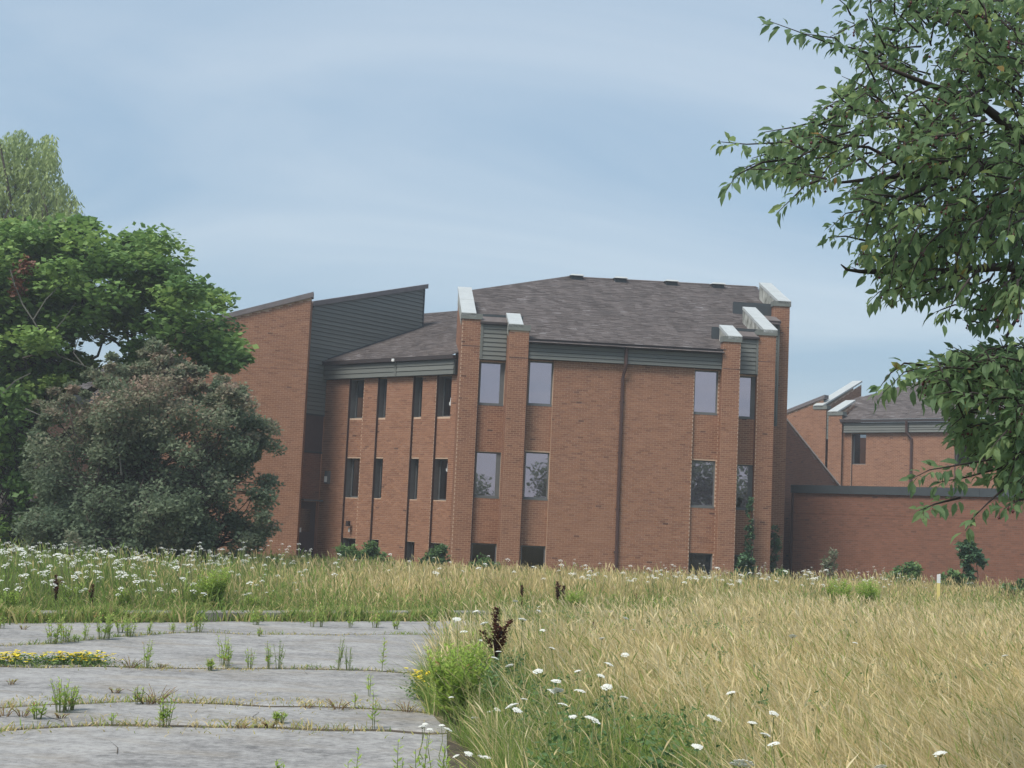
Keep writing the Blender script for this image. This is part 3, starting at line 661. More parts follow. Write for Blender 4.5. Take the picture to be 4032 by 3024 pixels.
# under the tower: brown panel, brick, door
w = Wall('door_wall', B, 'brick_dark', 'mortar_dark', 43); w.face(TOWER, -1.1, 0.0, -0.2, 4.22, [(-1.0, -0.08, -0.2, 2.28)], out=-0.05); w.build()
c = MB(); TOWER.box(c, -1.05, 0.0, -0.08, -0.02, 4.24, 5.64); c.build('wall_panel', M['brown_panel'], B)
c = MB(); TOWER.box(c, -1.05, 0.0, -0.08, 0.03, 5.64, 5.70); TOWER.box(c, -1.05, 0.0, -0.08, 0.02, 4.17, 4.24); c.build('panel_trim', M['slate'], B)
c = MB(); TOWER.box(c, -1.02, -0.02, -0.03, 0.22, 2.29, 2.35); c.build('door_canopy', M['frame'], B)
c = MB(); TOWER.box(c, -0.98, -0.08, -0.14, -0.09, 0.0, 2.27); dr = c.build('door', M['brown_panel'], B)
c = MB(); TOWER.box(c, -0.90, -0.36, -0.088, -0.083, 1.09, 1.98); c.build('door_glass', M['glass_dark'], dr)
c = MB(); TOWER.box(c, -0.905, -0.80, -0.082, -0.07, 1.06, 1.24); c.build('notice', M['white'], dr)
c = MB(); TOWER.box(c, -0.95, -0.90, -0.082, -0.03, 0.95, 1.04); c.build('handle', M['frame'], dr)

# the tall gable wall left of the tower
GV = 5.0; GAB = Fr((0, GV), (1, 0), (0, -1))
gt = lambda s: 10.05 + 0.318 * (s + 7.46)
w = Wall('gable_wall', B, seed=44)
w.face(GAB, -13.3, -7.46, -0.2, 8.0, [(-12.74, -12.36, 6.6, 8.0)], top=gt, skip=(7.22, 7.31))
w.face(Fr((-7.46, GV), (0, 1), (1, 0)), 0, 1.42, -0.2, 10.05)
w.build()
slope_bar(GAB, -13.4, gt(-13.4), -7.38, gt(-7.38), -0.45, 0.09, 0.2, 'gable_coping', 'brown_coping', B)
c = MB(); GAB.box(c, -13.3, -7.47, -0.01, 0.002, 7.235, 7.30); c.build('control_joint', M['brown_metal'], B)
c = MB(); GAB.box(c, -12.73, -12.37, -0.05, -0.02, 6.6, 8.0); sp = c.build('siding_panel', M['siding_dark'], B)
boards(sp, GAB, -12.72, -12.38, 6.6, 8.0, 8, -0.019, seed=12)
# rear and side walls that close the shell
c = MB(); c.poly([(-13.3, 5.0, -0.2), (-13.3, 16, -0.2), (-13.3, 16, 7.6), (-13.3, 5, 8.2)]); c.poly([(-13.3, 16, -0.2), (11.3, 16, -0.2), (11.3, 16, 9.8), (-13.3, 16, 7.6)]); c.poly([(11.3, 16, -0.2), (11.3, 5.6, -0.2), (11.3, 5.6, 10.3), (11.3, 10.2, 12.2), (11.3, 16, 9.8)])
c.poly([(-13.3, 5.4, 8.1), (-7.46, 5.4, 9.95), (-7.46, 13, 9.95), (-13.3, 13, 8.1)])
c.build('rear_wall', M['brick'], B)
# the sloping buttress wall on the right with its copper strip
BUT = Fr((10.75, 6.5), (q2, q2), (q2, -q2)); bt = lambda s: 6.53 - 0.52 * (s - 1.91)
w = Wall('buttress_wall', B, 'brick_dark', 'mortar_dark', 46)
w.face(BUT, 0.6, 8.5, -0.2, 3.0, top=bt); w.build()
slope_bar(BUT, 0.6, bt(0.6) + 0.001, 8.6, bt(8.6) + 0.001, -0.35, 0.05, 0.07, 'buttress_coping', 'copper', B)
c = MB(); BUT.box(c, 0.85, 1.35, 0.01, 0.05, 0.15, 0.95); c.build('vent_grille', M['gutter'], B)

# ------------------------------------------------------------------ low flat-roofed building on the right
A = empty('brick_building', BASE, PSI, label='low flat-roofed reddish brick building with a dark metal roof edge on the right', cat='building')
ANX = Fr((11.45, 5.5), (q2, -q2), (-q2, -q2))
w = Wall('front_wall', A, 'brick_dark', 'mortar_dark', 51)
w.face(ANX, 0.42, 13.0, -0.2, 3.47, skip=(2.66, 2.72)); w.face(Fr((ANX.p(0.42, 0, 0).x, ANX.p(0.42, 0, 0).y), (q2, q2), (-q2, q2)), 0, 1.6, -0.2, 3.47)
w.build()
c = MB(); ANX.box(c, 0.42, 13.0, -0.02, 0.002, 2.665, 2.715); c.build('control_joint', M['brown_metal'], A)
for k in range(5):
    c = MB(); ANX.box(c, 0.34 + k * 2.55, 0.34 + (k + 1) * 2.55 - 0.008, -0.25, 0.1, 3.47, 3.78); c.build('roof_edge', M['slate'], A)
c = MB(); ANX.box(c, 0.4, 13.0, -9, -0.05, 3.40, 3.60); c.build('flat_roof', M['roof_deck'], A)
c = MB(); ANX.box(c, 12.9, 13.0, -9, -0.05, -0.2, 3.4); ANX.box(c, 0.44, 13.0, -9, -8.9, -0.2, 3.4); c.build('rear_wall', M['brick_dark'], A)
c = MB(); ANX.box(c, 0.36, 0.44, 0.009, 0.06, 0.0, 3.46); c.build('joint_shade_strip', M['brown_metal'], A)

# ------------------------------------------------------------------ far wing behind the low building
Fw = empty('brick_building', BASE, PSI, label='farther brick wing with dark fascia and shingle roof rising behind the low flat-roofed building', cat='building')
FAR = Fr((20, 26), (q2, -q2), (-q2, -q2))
w = Wall('front_wall', Fw, seed=61)
fb = [(0.85, 1.7), (6.6, 7.6)]
w.face(FAR, -0.35, 0.85, -0.2, 8.0); w.face(FAR, 1.7, 6.6, -0.2, 8.0); w.face(FAR, 7.6, 11.0, -0.2, 8.0)
for b in fb:
    hs = [(b[0] + 0.01, b[1] - 0.01, 5.8, 7.45), (b[0] + 0.01, b[1] - 0.01, 2.5, 4.1)]
    w.face(FAR, b[0], b[1], -0.2, 8.0, hs, out=-0.11)
    for h in hs:
        lin = MB(); reveal(lin, FAR, *h, -0.11, -0.3); lin.build('window_lining', M['lining'], Fw)
    for s in b: w.b.poly([FAR.p(s, 0, -0.2), FAR.p(s, -0.11, -0.2), FAR.p(s, -0.11, 8), FAR.p(s, 0, 8)])
w.build()
for b in fb:
    window(Fw, FAR, b[0] + 0.01, b[1] - 0.01, 5.8, 7.45, -0.25, 'glass_far'); window(Fw, FAR, b[0] + 0.01, b[1] - 0.01, 2.5, 4.1, -0.25, 'glass_far')
    c = MB(); FAR.box(c, b[0] + 0.002, b[0] + 0.03, -0.105, -0.07, 0, 7.45); c.build('joint_shade_strip', M['brown_metal'], Fw)
c = MB(); FAR.box(c, 0.45, 7.75, -0.1, 0.16, 7.48, 8.02); fas = c.build('fascia', M['siding_dark'], Fw)
boards(fas, FAR, 0.47, 4.0, 7.484, 8.0, 4, 0.162, seed=14); boards(fas, FAR, 4.2, 7.72, 7.484, 8.0, 4, 0.162, seed=15)
c = MB(); FAR.box(c, 0.3, 7.8, 0.14, 0.32, 8.03, 8.17); c.build('gutter', M['gutter'], Fw)
c = MB(); P = FAR.p; c.tube([P(4.1, 0.3, 8.1), P(4.1, 0.24, 7.45), P(4.3, 0.08, 7.15), P(4.3, 0.08, 0)], 0.075, 6); c.build('downspout', M['brown_metal'], Fw)
al = FAR.d; us = Vector((q2, q2, SL)).normalized(); o_ = FAR.p(0, 0.3, 8.18); kx = 1 / math.hypot(us.x, us.y)
fp = [(0.3, 0), (10.5, 0), (10.5, 10), (4.0, 10), (-0.9, 3.6), (0.3, 1.2)]
c = MB(); c.poly([o_ + al * a + Vector((q2, q2, SL)) * t for a, t in fp]); c.poly([o_ + al * a + Vector((q2, q2, 0)) * t + Vector((0, 0, z)) for a, t, z in ((4, 10, 4), (10.5, 10, 4), (10.5, 18, 0), (4, 18, 0))]); rf = c.build('roof', M['roof_deck'], Fw)
c = MB(); FAR.box(c, -6.5, 11.0, -9.0, -8.8, -0.2, 7.9); FAR.box(c, 10.85, 11.0, -8.8, -0.02, -0.2, 7.9); c.build('rear_wall', M['brick_dark'], Fw)
shingles(rf, o_, al, us, [(a, t * kx) for a, t in fp], seed=9)
def fpier(s0, s1, t0, zt, length, fin, seed):
    wa = Wall('pier', Fw, seed=seed); fr = Fr((FAR.p(0, -t0, 0).x, FAR.p(0, -t0, 0).y), (q2, -q2), (-q2, -q2)); wa.face(fr, s0, s1, -0.2, zt)
    e0 = fr.p(fin[0], 0, 0); e1 = fr.p(fin[1], 0, 0)
    wa.face(Fr((e0.x, e0.y), (q2, q2), (-q2, q2)), 0, length, -0.2, zt, top=lambda s: zt + SL * s); wa.face(Fr((e1.x, e1.y), (q2, q2), (q2, -q2)), 0, length, 6.0, zt, top=lambda s: zt + SL * s)
    wa.build()
    c = MB(); fr.box(c, s0 - 0.05, s1 + 0.05, -0.42, 0.05, zt, zt + 0.2); c.build('pier_coping', M['coping_face'], Fw)
    c = MB(); z = zt + 0.2
    c.hexa([fr.p(fin[0] - 0.05, 0.05, z - 0.08), fr.p(fin[1] + 0.05, 0.05, z - 0.08), fr.p(fin[1] + 0.05, -length, z - 0.08 + SL * length), fr.p(fin[0] - 0.05, -length, z - 0.08 + SL * length), fr.p(fin[0] - 0.05, 0.05, z + 0.02), fr.p(fin[1] + 0.05, 0.05, z + 0.02), fr.p(fin[1] + 0.05, -length, z + 0.02 + SL * length), fr.p(fin[0] - 0.05, -length, z + 0.02 + SL * length)])
    c.build('fin_coping', M['coping_metal'], Fw)
fpier(-0.4, 0.4, -0.25, 8.42, 2.0, (-0.4, 0.1), 62); fpier(-1.75, -1.0, 0.6, 8.85, 4.6, (-1.75, -1.25), 63)
ft = lambda s: 9.45 + 0.34 * (s + 1.4)
w = Wall('gable_wall', Fw, seed=64); FG = Fr((FAR.p(0, -1.0, 0).x, FAR.p(0, -1.0, 0).y), (q2, -q2), (-q2, -q2)); w.face(FG, -7.0, -1.4, -0.2, 7.3, top=ft, skip=(6.3, 6.36)); w.build()
slope_bar(FG, -7.0, ft(-7.0), -1.3, ft(-1.3), -0.4, 0.08, 0.2, 'gable_coping', 'brown_coping', Fw)
c = MB(); FAR.box(c, -0.95, -0.55, -0.72, -0.6, 7.2, 8.7); sp = c.build('siding_panel', M['siding_dark'], Fw)
boards(sp, FAR, -0.94, -0.56, 7.2, 8.7, 8, -0.599, seed=16)

# ------------------------------------------------------------------ roofs seen through the trees at the left edge
G = empty('brick_building', tuple(at_y(410, 2150, 72).xy) + (0,), math.radians(50), label='brick building with grey shingle roof half hidden behind the trees at far left', cat='building')
w = Wall('front_wall', G, seed=71); GF = Fr((0, 0), (1, 0), (0, -1)); w.face(GF, -4, 5, -0.2, 6.6); w.build()
c = MB(); GF.box(c, -4.1, 5.1, 0.01, 0.2, 6.55, 7.1); c.build('fascia', M['siding'], G)
c = MB(); c.poly([(-4.1, -0.3, 7.12), (5.1, -0.3, 7.12), (5.1, 5, 9.0), (-4.1, 5, 9.0)]); c.poly([(-4.1, 5, 9.0), (5.1, 5, 9.0), (5.1, 10, 7.1), (-4.1, 10, 7.1)]); c.poly([(-4, 0, 7), (-4, 10, 7), (-4, 5, 9.0)]); c.poly([(-4, 0, 0), (-4, 10, 0), (-4, 10, 7), (-4, 0, 7)]); c.poly([(5, 0, 0), (5, 10, 0), (5, 10, 7), (5, 5, 9), (5, 0, 7)])
rf = c.build('roof', M['roof_deck'], G); us = Vector((0, 5.3, 1.88)).normalized()
shingles(rf, Vector((0, -0.3, 7.12)), Vector((1, 0, 0)), us, [(-4.1, 0), (5.1, 0), (5.1, 5.6), (-4.1, 5.6)], seed=10)
#@@VEG
# ------------------------------------------------------------------ vegetation kit
def rot_basis(n, rng, up_bias=0.5):
    """random orthonormal frames (a along the leaf, b across, c its normal)"""
    c = rng.normal(size=(n, 3)); c[:, 2] = np.abs(c[:, 2]) + up_bias; c /= np.linalg.norm(c, axis=1)[:, None]
    t = rng.normal(size=(n, 3)); a = t - (t * c).sum(1)[:, None] * c; a /= np.linalg.norm(a, axis=1)[:, None]
    return a, np.cross(c, a), c
def leaf_quads(P, a, b, c, L, W, fold=0.0):
    """kite-shaped leaves, two triangles folded on the midrib"""
    L = L[:, None]; W = W[:, None]
    V = np.stack([P, P + a * L * 0.45 + b * W * 0.5 + c * W * fold, P + a * L, P + a * L * 0.45 - b * W * 0.5 + c * W * fold], 1)
    return V.reshape(-1, 3), np.arange(len(P) * 4).reshape(-1, 4)
def clumps(centers, radii, per, rng, size, ratio=0.75, flat=0.75, tone=0.16, base=0.5, up_bias=0.5, droop=0.0, tips=0.0):
    n = len(centers) * per
    ci = np.repeat(np.arange(len(centers)), per)
    d = rng.normal(size=(n, 3)); d /= np.linalg.norm(d, axis=1)[:, None]
    r = rng.random(n) ** 0.45
    off = d * r[:, None] * radii[ci][:, None]; off[:, 2] *= flat
    P = centers[ci] + off
    a, b, c = rot_basis(n, rng, up_bias); a[:, 2] -= droop; a /= np.linalg.norm(a, axis=1)[:, None]
    L = size * rng.uniform(0.7, 1.3, n)
    V, Fq = leaf_quads(P, a, b, c, L, L * ratio)
    ct = rng.normal(base, tone, len(centers))
    t = ct[ci] + rng.normal(0, 0.10, n) + tips * (d[:, 2] * r)
    return V, Fq, np.clip(t, 0, 1)
def px_center(px, py, Y): return np.array(at_y(px, py, Y))
def branchy(mb, p0, p1, r0_, r1_, rnd, bend=0.12, seg=5, n=6):
    p0, p1 = Vector(p0), Vector(p1); L = (p1 - p0).length; pts = []; rr = []
    for i in range(seg + 1):
        t = i / seg; q = p0.lerp(p1, t)
        if 0 < i < seg: q += Vector((rnd.uniform(-1, 1), rnd.uniform(-1, 1), rnd.uniform(-1, 1) * 0.6)) * L * bend * 0.5
        pts.append(q); rr.append(r0_ + (r1_ - r0_) * t)
    mb.tube(pts, rr, n); return pts
def make_tree(name, label, base, spots, leafmat, per, size, rng, rnd, trunk_h, trunk_r, lean=(0, 0), ratio=0.75, barkmat='bark', limbs=9, flat=0.75, base_tone=0.5, tone=0.16, up_bias=0.5, group=None, tips=0.0, droop=0.0, cat='tree'):
    """trunk and limbs reaching into the leaf clumps listed in spots [(centre, radius)] (world positions)"""
    root = empty(name, base, label=label, cat=cat, group=group); bx = np.array(base)
    cen = np.array([s[0] for s in spots]) - bx; rad = np.array([s[1] for s in spots])
    V, Fq, t = clumps(cen, rad, per, rng, size, ratio, flat, tone, base_tone, up_bias, droop, tips)
    link('crown', np_mesh('crown', V, Fq, M[leafmat], t), root)
    mb = MB(); fork = Vector((lean[0], lean[1], trunk_h))
    branchy(mb, (0, 0, -0.2), fork, trunk_r, trunk_r * 0.7, rnd, 0.06, 5, 8)
    idx = sorted(range(len(cen)), key=lambda i: rnd.random())
    for i in idx[:limbs]:
        pts = branchy(mb, fork - Vector((0, 0, rnd.uniform(0, trunk_h * 0.35))), cen[i], trunk_r * 0.42, 0.02, rnd, 0.22, 6, 6)
        for j in idx[limbs:limbs + limbs * 5]:
            d = (Vector(cen[j]) - pts[3]).length
            if d < 2.2: branchy(mb, pts[3], cen[j], trunk_r * 0.16, 0.012, rnd, 0.2, 4, 5)
    mb.build('trunk', M[barkmat], root, smooth=True)
    return root
def blob_spots(outline, Y, dY, n, rad, rng, margin=0.0):
    """clump centres spread through a volume whose silhouette is the given outline (picture points at distance Y)"""
    xs = [p[0] for p in outline]; ys = [p[1] for p in outline]; out = []
    def ins(x, y):
        c = False; j = len(outline) - 1
        for i in range(len(outline)):
            (xi, yi), (xj, yj) = outline[i], outline[j]
            if (yi > y) != (yj > y) and x < (xj - xi) * (y - yi) / (yj - yi) + xi: c = not c
            j = i
        return c
    while len(out) < n:
        x, y = rng.uniform(min(xs), max(xs)), rng.uniform(min(ys), max(ys))
        if not ins(x, y): continue
        yy = Y + rng.normal(0, dY * 0.55)
        q = px_center(x, y, yy)
        if q[2] < 0.15: continue
        out.append((q, rad * rng.uniform(0.7, 1.35)))
    return out

rv = np.random.default_rng(5); rp_ = random.Random(5)
# ------------------------------------------------------------------ trees on the left
maple = [(-420, 1000), (-200, 900), (0, 850), (80, 830), (180, 905), (300, 860), (330, 830), (400, 870), (520, 850), (600, 890), (640, 870), (690, 930), (700, 1030), (730, 1090), (800, 1100), (880, 1150), (905, 1240), (915, 1330), (940, 1410), (860, 1440), (800, 1390), (660, 1350), (600, 1310), (480, 1330), (430, 1360), (300, 1360), (120, 1400), (30, 1380), (-420, 1500)]
maple = [(x + (-25 if x > 200 else 0), y + (45 if y < 1000 else 20 if y < 1300 else -15)) for x, y in maple]
sp = blob_spots(maple, 42, 2.4, 270, 0.72, rv)
sp += blob_spots([(480, 1370), (560, 1345), (640, 1385), (650, 1450), (560, 1500), (480, 1460)], 41, 0.8, 12, 0.55, rv)
sp += blob_spots([(740, 1340), (900, 1330), (930, 1420), (900, 1470), (820, 1440)], 41, 0.7, 12, 0.5, rv)
sp += blob_spots([(60, 1370), (330, 1370), (420, 1440), (330, 1500), (200, 1560), (60, 1480)], 42, 1.2, 16, 0.55, rv)
sp += [(px_center(950, 1412, 41), 0.28), (px_center(335, 872, 42), 0.3)]
mroot = make_tree('maple_tree', 'big broad green maple in front of the brick gable wall at left', tuple(at_y(40, 2100, 42).xy) + (0,), sp, 'maple_leaf', 230, 0.18, rv, rp_, 4.2, 0.34, (0.2, 0), limbs=16, tone=0.17, tips=0.0, up_bias=1.3, ratio=0.9, flat=0.5)
# bare grey limbs and a hang of rusty dead leaves on its left side
mb = MB(); mo = Vector(mroot.location)
for pts in ([(60, 1130), (90, 1200), (130, 1260), (170, 1330), (230, 1400), (330, 1440), (420, 1470)], [(60, 1130), (40, 1060)], [(130, 1260), (180, 1180), (240, 1120)], [(230, 1400), (190, 1330), (250, 1260), (300, 1190)], [(330, 1440), (290, 1390), (310, 1330)], [(100, 1610), (170, 1640), (260, 1600)], [(0, 1560), (60, 1500), (120, 1470)]):
    mb.tube([Vector(px_center(x, y, 39.2)) - mo for x, y in pts], [0.022 - 0.015 * i / len(pts) for i in range(len(pts))], 5)
mb.build('dead_limb', M['grey_bark'], mroot)
V, Fq, t = clumps(np.array([px_center(x, y, 39.4) for x, y in ((95, 1060), (75, 1110), (110, 1040), (65, 1150))]) - np.array(mo), np.array([0.3] * 4), 70, rv, 0.12)
link('dead_leaves', np_mesh('dead_leaves', V, Fq, M['dead_leaf'], t), mroot)
# the lighter green tree that comes down to the ground at the very edge
sp = blob_spots([(-300, 1430), (30, 1440), (70, 1600), (140, 1720), (130, 1900), (160, 2060), (220, 2160), (-300, 2160)], 40.3, 0.8, 80, 0.6, rv)
sp += blob_spots([(-300, 1380), (100, 1400), (230, 1480), (200, 1620), (60, 1600), (-300, 1600)], 41.0, 0.8, 30, 0.6, rv)
make_tree('maple_tree', 'leafy green young maple growing down to the ground at the left picture edge', tuple(at_y(-60, 2100, 40.3).xy) + (0,), sp, 'maple_leaf', 130, 0.17, rv, rp_, 2.0, 0.12, limbs=8, base_tone=0.42, tips=0.0, flat=0.55)
# willow
root = empty('willow_tree', tuple(at_y(30, 2000, 62).xy) + (0,), label='tall pale green weeping willow behind the maple at left', cat='tree'); wo_ = np.array(root.location)
will = [(-330, 640), (-120, 560), (60, 505), (110, 500), (210, 520), (222, 640), (200, 690), (255, 690), (295, 760), (305, 850), (300, 1100), (-330, 1250)]
P, A_, Tn = [], [], []
will_in = [(-330, 690), (-120, 580), (30, 522), (60, 512), (90, 505), (115, 520), (140, 560), (165, 535), (200, 522), (222, 560), (226, 640), (205, 690), (240, 690), (275, 730), (300, 790), (306, 860), (300, 1060), (-330, 1200)]
caps = blob_spots(will_in, 62, 1.8, 3400, 0.5, rv)
for cc_, rr_ in caps:
    hu = math.sin(cc_[0] * 1.9 + 0.5) + math.sin(cc_[2] * 2.3 + cc_[0]) + math.sin(cc_[1] * 1.7); ctone = 0.5 + 0.09 * hu + rv.normal(0, 0.07)
    th = rv.uniform(0, 2 * math.pi); o_x, o_y = 0.05 * math.cos(th), 0.05 * math.sin(th); n = int(rv.integers(7, 15)); ph = rv.uniform(0, 6)
    for j in range(n):           # each spray arches out, then hangs
        P.append(np.array(cc_) + np.array([o_x * min(j, 5) + 0.02 * math.sin(ph + j * 0.7), o_y * min(j, 5), 0.03 * min(j, 2) - 0.075 * max(0, j - 2)])); Tn.append(ctone + rv.normal(0, 0.03))
P = np.array(P) - wo_; n = len(P)
a, b, c = rot_basis(n, rv, 0.1); a = a * 0.75 + np.array([0, 0, -1.0]); a /= np.linalg.norm(a, axis=1)[:, None]
b = np.cross(c, a); b /= np.linalg.norm(b, axis=1)[:, None]; L = rv.uniform(0.16, 0.28, n)
V, Fq = leaf_quads(P, a, b, c, L, L * 0.30)
link('crown', np_mesh('crown', V, Fq, M['willow_leaf'], np.clip(np.array(Tn) + rv.normal(0, 0.1, n), 0, 1)), root)
mb = MB(); branchy(mb, (0, 0, -0.2), (0.3, 0, 7), 0.55, 0.4, rp_, 0.05, 5, 8)
for cc_, rr_ in caps[:40]: branchy(mb, (0.3, 0, 6.5 + rp_.uniform(-2, 1)), np.array(cc_) - wo_, 0.2, 0.03, rp_, 0.15, 5, 5)
mb.build('trunk', M['bark'], root, smooth=True)
# the dusky many-stemmed shrub
out1 = [(105, 2160), (110, 1900), (150, 1720), (210, 1620), (300, 1560), (420, 1500), (520, 1455), (620, 1440), (700, 1455), (790, 1500), (800, 1600), (900, 1560), (960, 1590), (1000, 1650), (960, 1800), (940, 1950), (860, 2080), (800, 2170), (500, 2190)]
sp = blob_spots([(x + (-18 if x > 750 else 12 if x < 300 else 0), y + 18) for x, y in out1], 38, 1.7, 300, 0.44, rv)
sp += blob_spots([(110, 2180), (120, 2020), (300, 1980), (800, 2000), (820, 2190)], 37.0, 0.8, 60, 0.42, rv)
sp += blob_spots([(820, 1580), (960, 1530), (1030, 1600), (1085, 1700), (1080, 1860), (1110, 1950), (1040, 2010), (1060, 1990), (990, 1930), (940, 1800)], 38, 1.0, 34, 0.27, rv)
for _ in range(75):          # stray shoots that break the outline
    k_ = rv.integers(1, 12); t_ = rv.random(); e0, e1 = out1[k_], out1[k_ + 1]
    sp.append((px_center(e0[0] + (e1[0] - e0[0]) * t_ + rv.normal(0, 22), e0[1] + (e1[1] - e0[1]) * t_ - abs(rv.normal(0, 48)) + 12, 38 + rv.normal(0, 0.8)), rv.uniform(0.10, 0.24)))
sp += blob_spots([(930, 2010), (1010, 1980), (1080, 2060), (1040, 2140), (1000, 2150), (960, 2170), (880, 2170)], 38, 0.6, 16, 0.3, rv)
root = make_tree('shrub', 'large rounded dusky olive and bronze shrub in front of the gable wall', tuple(at_y(610, 2150, 38).xy) + (0,), sp, 'shrub_leaf', 230, 0.105, rv, rp_, 0.25, 0.09, limbs=26, ratio=0.62, tone=0.15, base_tone=0.42, tips=0.0, barkmat='bark', cat='shrub')
me = next(ch for ch in root.children if ch.name.startswith('crown')).data
co = np.empty(len(me.vertices) * 3, dtype=np.float32); me.vertices.foreach_get('co', co); zc = co.reshape(-1, 4, 3)[:, 0, :]
tt_ = np.empty(len(me.polygons), dtype=np.float32); me.attributes['tint'].data.foreach_get('value', tt_)
nzv = np.sin(zc[:, 0] * 1.3 + 1.0) * np.sin(zc[:, 2] * 1.7 + zc[:, 0] * 0.6)
tt_ += np.clip((zc[:, 2] - 3.0) * 0.17, -0.10, 0.32) + 0.09 * nzv         # bronze young growth towards the top
me.attributes['tint'].data.foreach_set('value', np.clip(tt_, 0, 1))
mb = MB(); so = Vector(root.location)
for pts in ([(455, 1700), (470, 1780), (478, 1870)],):
    mb.tube([Vector(px_center(x, y, 36.6)) - so for x, y in pts], [0.010 + 0.005 * i for i in range(len(pts))], 5)
mb.build('bare_stem', M['grey_bark'], root)

# ------------------------------------------------------------------ trees behind the photographer (seen mirrored in the windows)
for k, (x, y, h, s_) in enumerate(((11.6, -45, 8.4, 4.0), (23.2, -45, 9.2, 3.7), (30, -47, 7.0, 3.4), (37.0, -45, 10.6, 4.3), (44.6, -46, 10.2, 4.3), (53, -47, 9.2, 4.4))):
    cs = []
    for i in range(70):
        d = rv.normal(size=3); d /= np.linalg.norm(d); cs.append((np.array([x, y, h - s_ * 0.9]) + d * s_ * np.array([1, 1, 0.9]) * rv.random() ** 0.4, s_ * 0.36))
    cs = [c_ for c_ in cs if c_[0][2] > 0.3]
    make_tree('broadleaf_tree', 'dark green round-headed tree mirrored in the middle-floor windows', (x, y, 0), cs, 'bush_leaf', 80, 0.36, rv, rp_, h * 0.4, 0.2, limbs=6, base_tone=0.3, group='trees mirrored in the windows')

# ------------------------------------------------------------------ bushes and creepers against the buildings
def bush(name, label, px, py_base, Y, outline, n, rad, per, size, mat='bush_leaf', cat='bush', dY=0.3, ratio=0.6, tone=0.15, base_tone=0.5, stems=6, up_bias=0.4):
    root = empty(name, tuple(at_y(px, py_base, Y).xy) + (0,), label=label, cat=cat); o = np.array(root.location)
    sp = [(c_, r_ * (1.0 if rv.random() < 0.6 else 0.5)) for c_, r_ in blob_spots(outline, Y, dY, int(n * 1.4), rad * 0.72, rv)]; cen = np.array([s[0] for s in sp]) - o
    V, Fq, t = clumps(cen, np.array([s[1] for s in sp]), int(per * 0.7), rv, size, ratio, 0.85, tone, base_tone + 0.1, up_bias, 0.0, 0.0)
    link('foliage', np_mesh('foliage', V, Fq, M[mat], t), root)
    mb = MB()
    for i in range(min(stems, len(cen))): branchy(mb, (rp_.uniform(-0.1, 0.1), 0, -0.05), cen[i * len(cen) // stems], 0.02, 0.006, rp_, 0.15, 4, 4)
    mb.build('stem', M['bark'], root); return root
bush('bush', 'feathery green bush below the two left wing windows', 1420, 2250, 50.5, [(1330, 2180), (1370, 2150), (1420, 2185), (1470, 2140), (1490, 2180), (1540, 2215), (1530, 2260), (1330, 2260)], 34, 0.34, 90, 0.13, base_tone=0.55)
bush('bush', 'dark green bush covering the basement window beside the left fin', 1715, 2250, 50.0, [(1675, 2205), (1705, 2165), (1745, 2150), (1750, 2250), (1660, 2250)], 16, 0.3, 100, 0.13, base_tone=0.22)
bush('bush', 'small bright bush in front of the basement window between the left fins', 1900, 2260, 48.0, [(1850, 2225), (1880, 2195), (1930, 2200), (1955, 2230), (1960, 2270), (1850, 2270)], 14, 0.22, 60, 0.11, base_tone=0.5)
bush('ivy_bush', 'dense green ivy bush at the foot of the wall between the two right fins', 2940, 2290, 50.6, [(2890, 2230), (2915, 2190), (2960, 2180), (2985, 2230), (2990, 2300), (2890, 2300)], 22, 0.24, 110, 0.11, 'ivy_leaf', base_tone=0.5)
bush('ivy_vine', 'thin ivy climbing beside the window between the two right fins', 2950, 2200, 52.9, [(2945, 1960), (2960, 1960), (2966, 2040), (2958, 2200), (2934, 2200), (2940, 2080)], 26, 0.13, 45, 0.1, 'ivy_leaf', 'vine', 0.04, stems=4)
bush('ivy_vine', 'leafy creeper climbing the shaded brick beside the outermost right fin', 3045, 2270, 54.6, [(3032, 2080), (3055, 2070), (3070, 2120), (3058, 2200), (3045, 2290), (3030, 2290)], 22, 0.17, 55, 0.11, 'ivy_leaf', 'vine', 0.1, stems=4)
bush('bush', 'low rough green bush at the corner beside the small vent', 3070, 2310, 50.0, [(3035, 2260), (3075, 2240), (3110, 2280), (3110, 2310), (3035, 2310)], 10, 0.24, 70, 0.11, base_tone=0.5)
bush('tall_weed', 'grey green bushy weed standing in front of the low building left part', 3275, 2290, 46.0, [(3240, 2220), (3258, 2165), (3285, 2175), (3298, 2230), (3285, 2290), (3245, 2290)], 16, 0.16, 45, 0.13, 'shrub_leaf', 'weed', 0.1, 0.35, base_tone=0.6)
bush('bush', 'spreading green bush against the middle of the low building', 3560, 2320, 44.5, [(3500, 2270), (3530, 2215), (3570, 2215), (3625, 2240), (3615, 2330), (3500, 2330)], 24, 0.26, 70, 0.13, base_tone=0.55)
bush('ivy_bush', 'tall dark green ivy clump climbing the low building behind the marker post', 3830, 2320, 43.0, [(3780, 2150), (3815, 2130), (3850, 2170), (3868, 2215), (3840, 2260), (3830, 2320), (3790, 2320), (3800, 2220)], 26, 0.2, 100, 0.12, 'ivy_leaf', base_tone=0.5, dY=0.15)
bush('bush', 'low leafy bush at the foot of the ivy behind the marker post', 3750, 2330, 42.0, [(3700, 2280), (3750, 2250), (3800, 2260), (3820, 2330), (3700, 2330)], 16, 0.22, 70, 0.12, base_tone=0.45)
bush('bush', 'low dark green hedge-like growth at the right end of the low building', 4000, 2330, 41.0, [(3930, 2310), (4000, 2290), (4100, 2290), (4150, 2340), (3930, 2340)], 14, 0.24, 70, 0.12, base_tone=0.4)
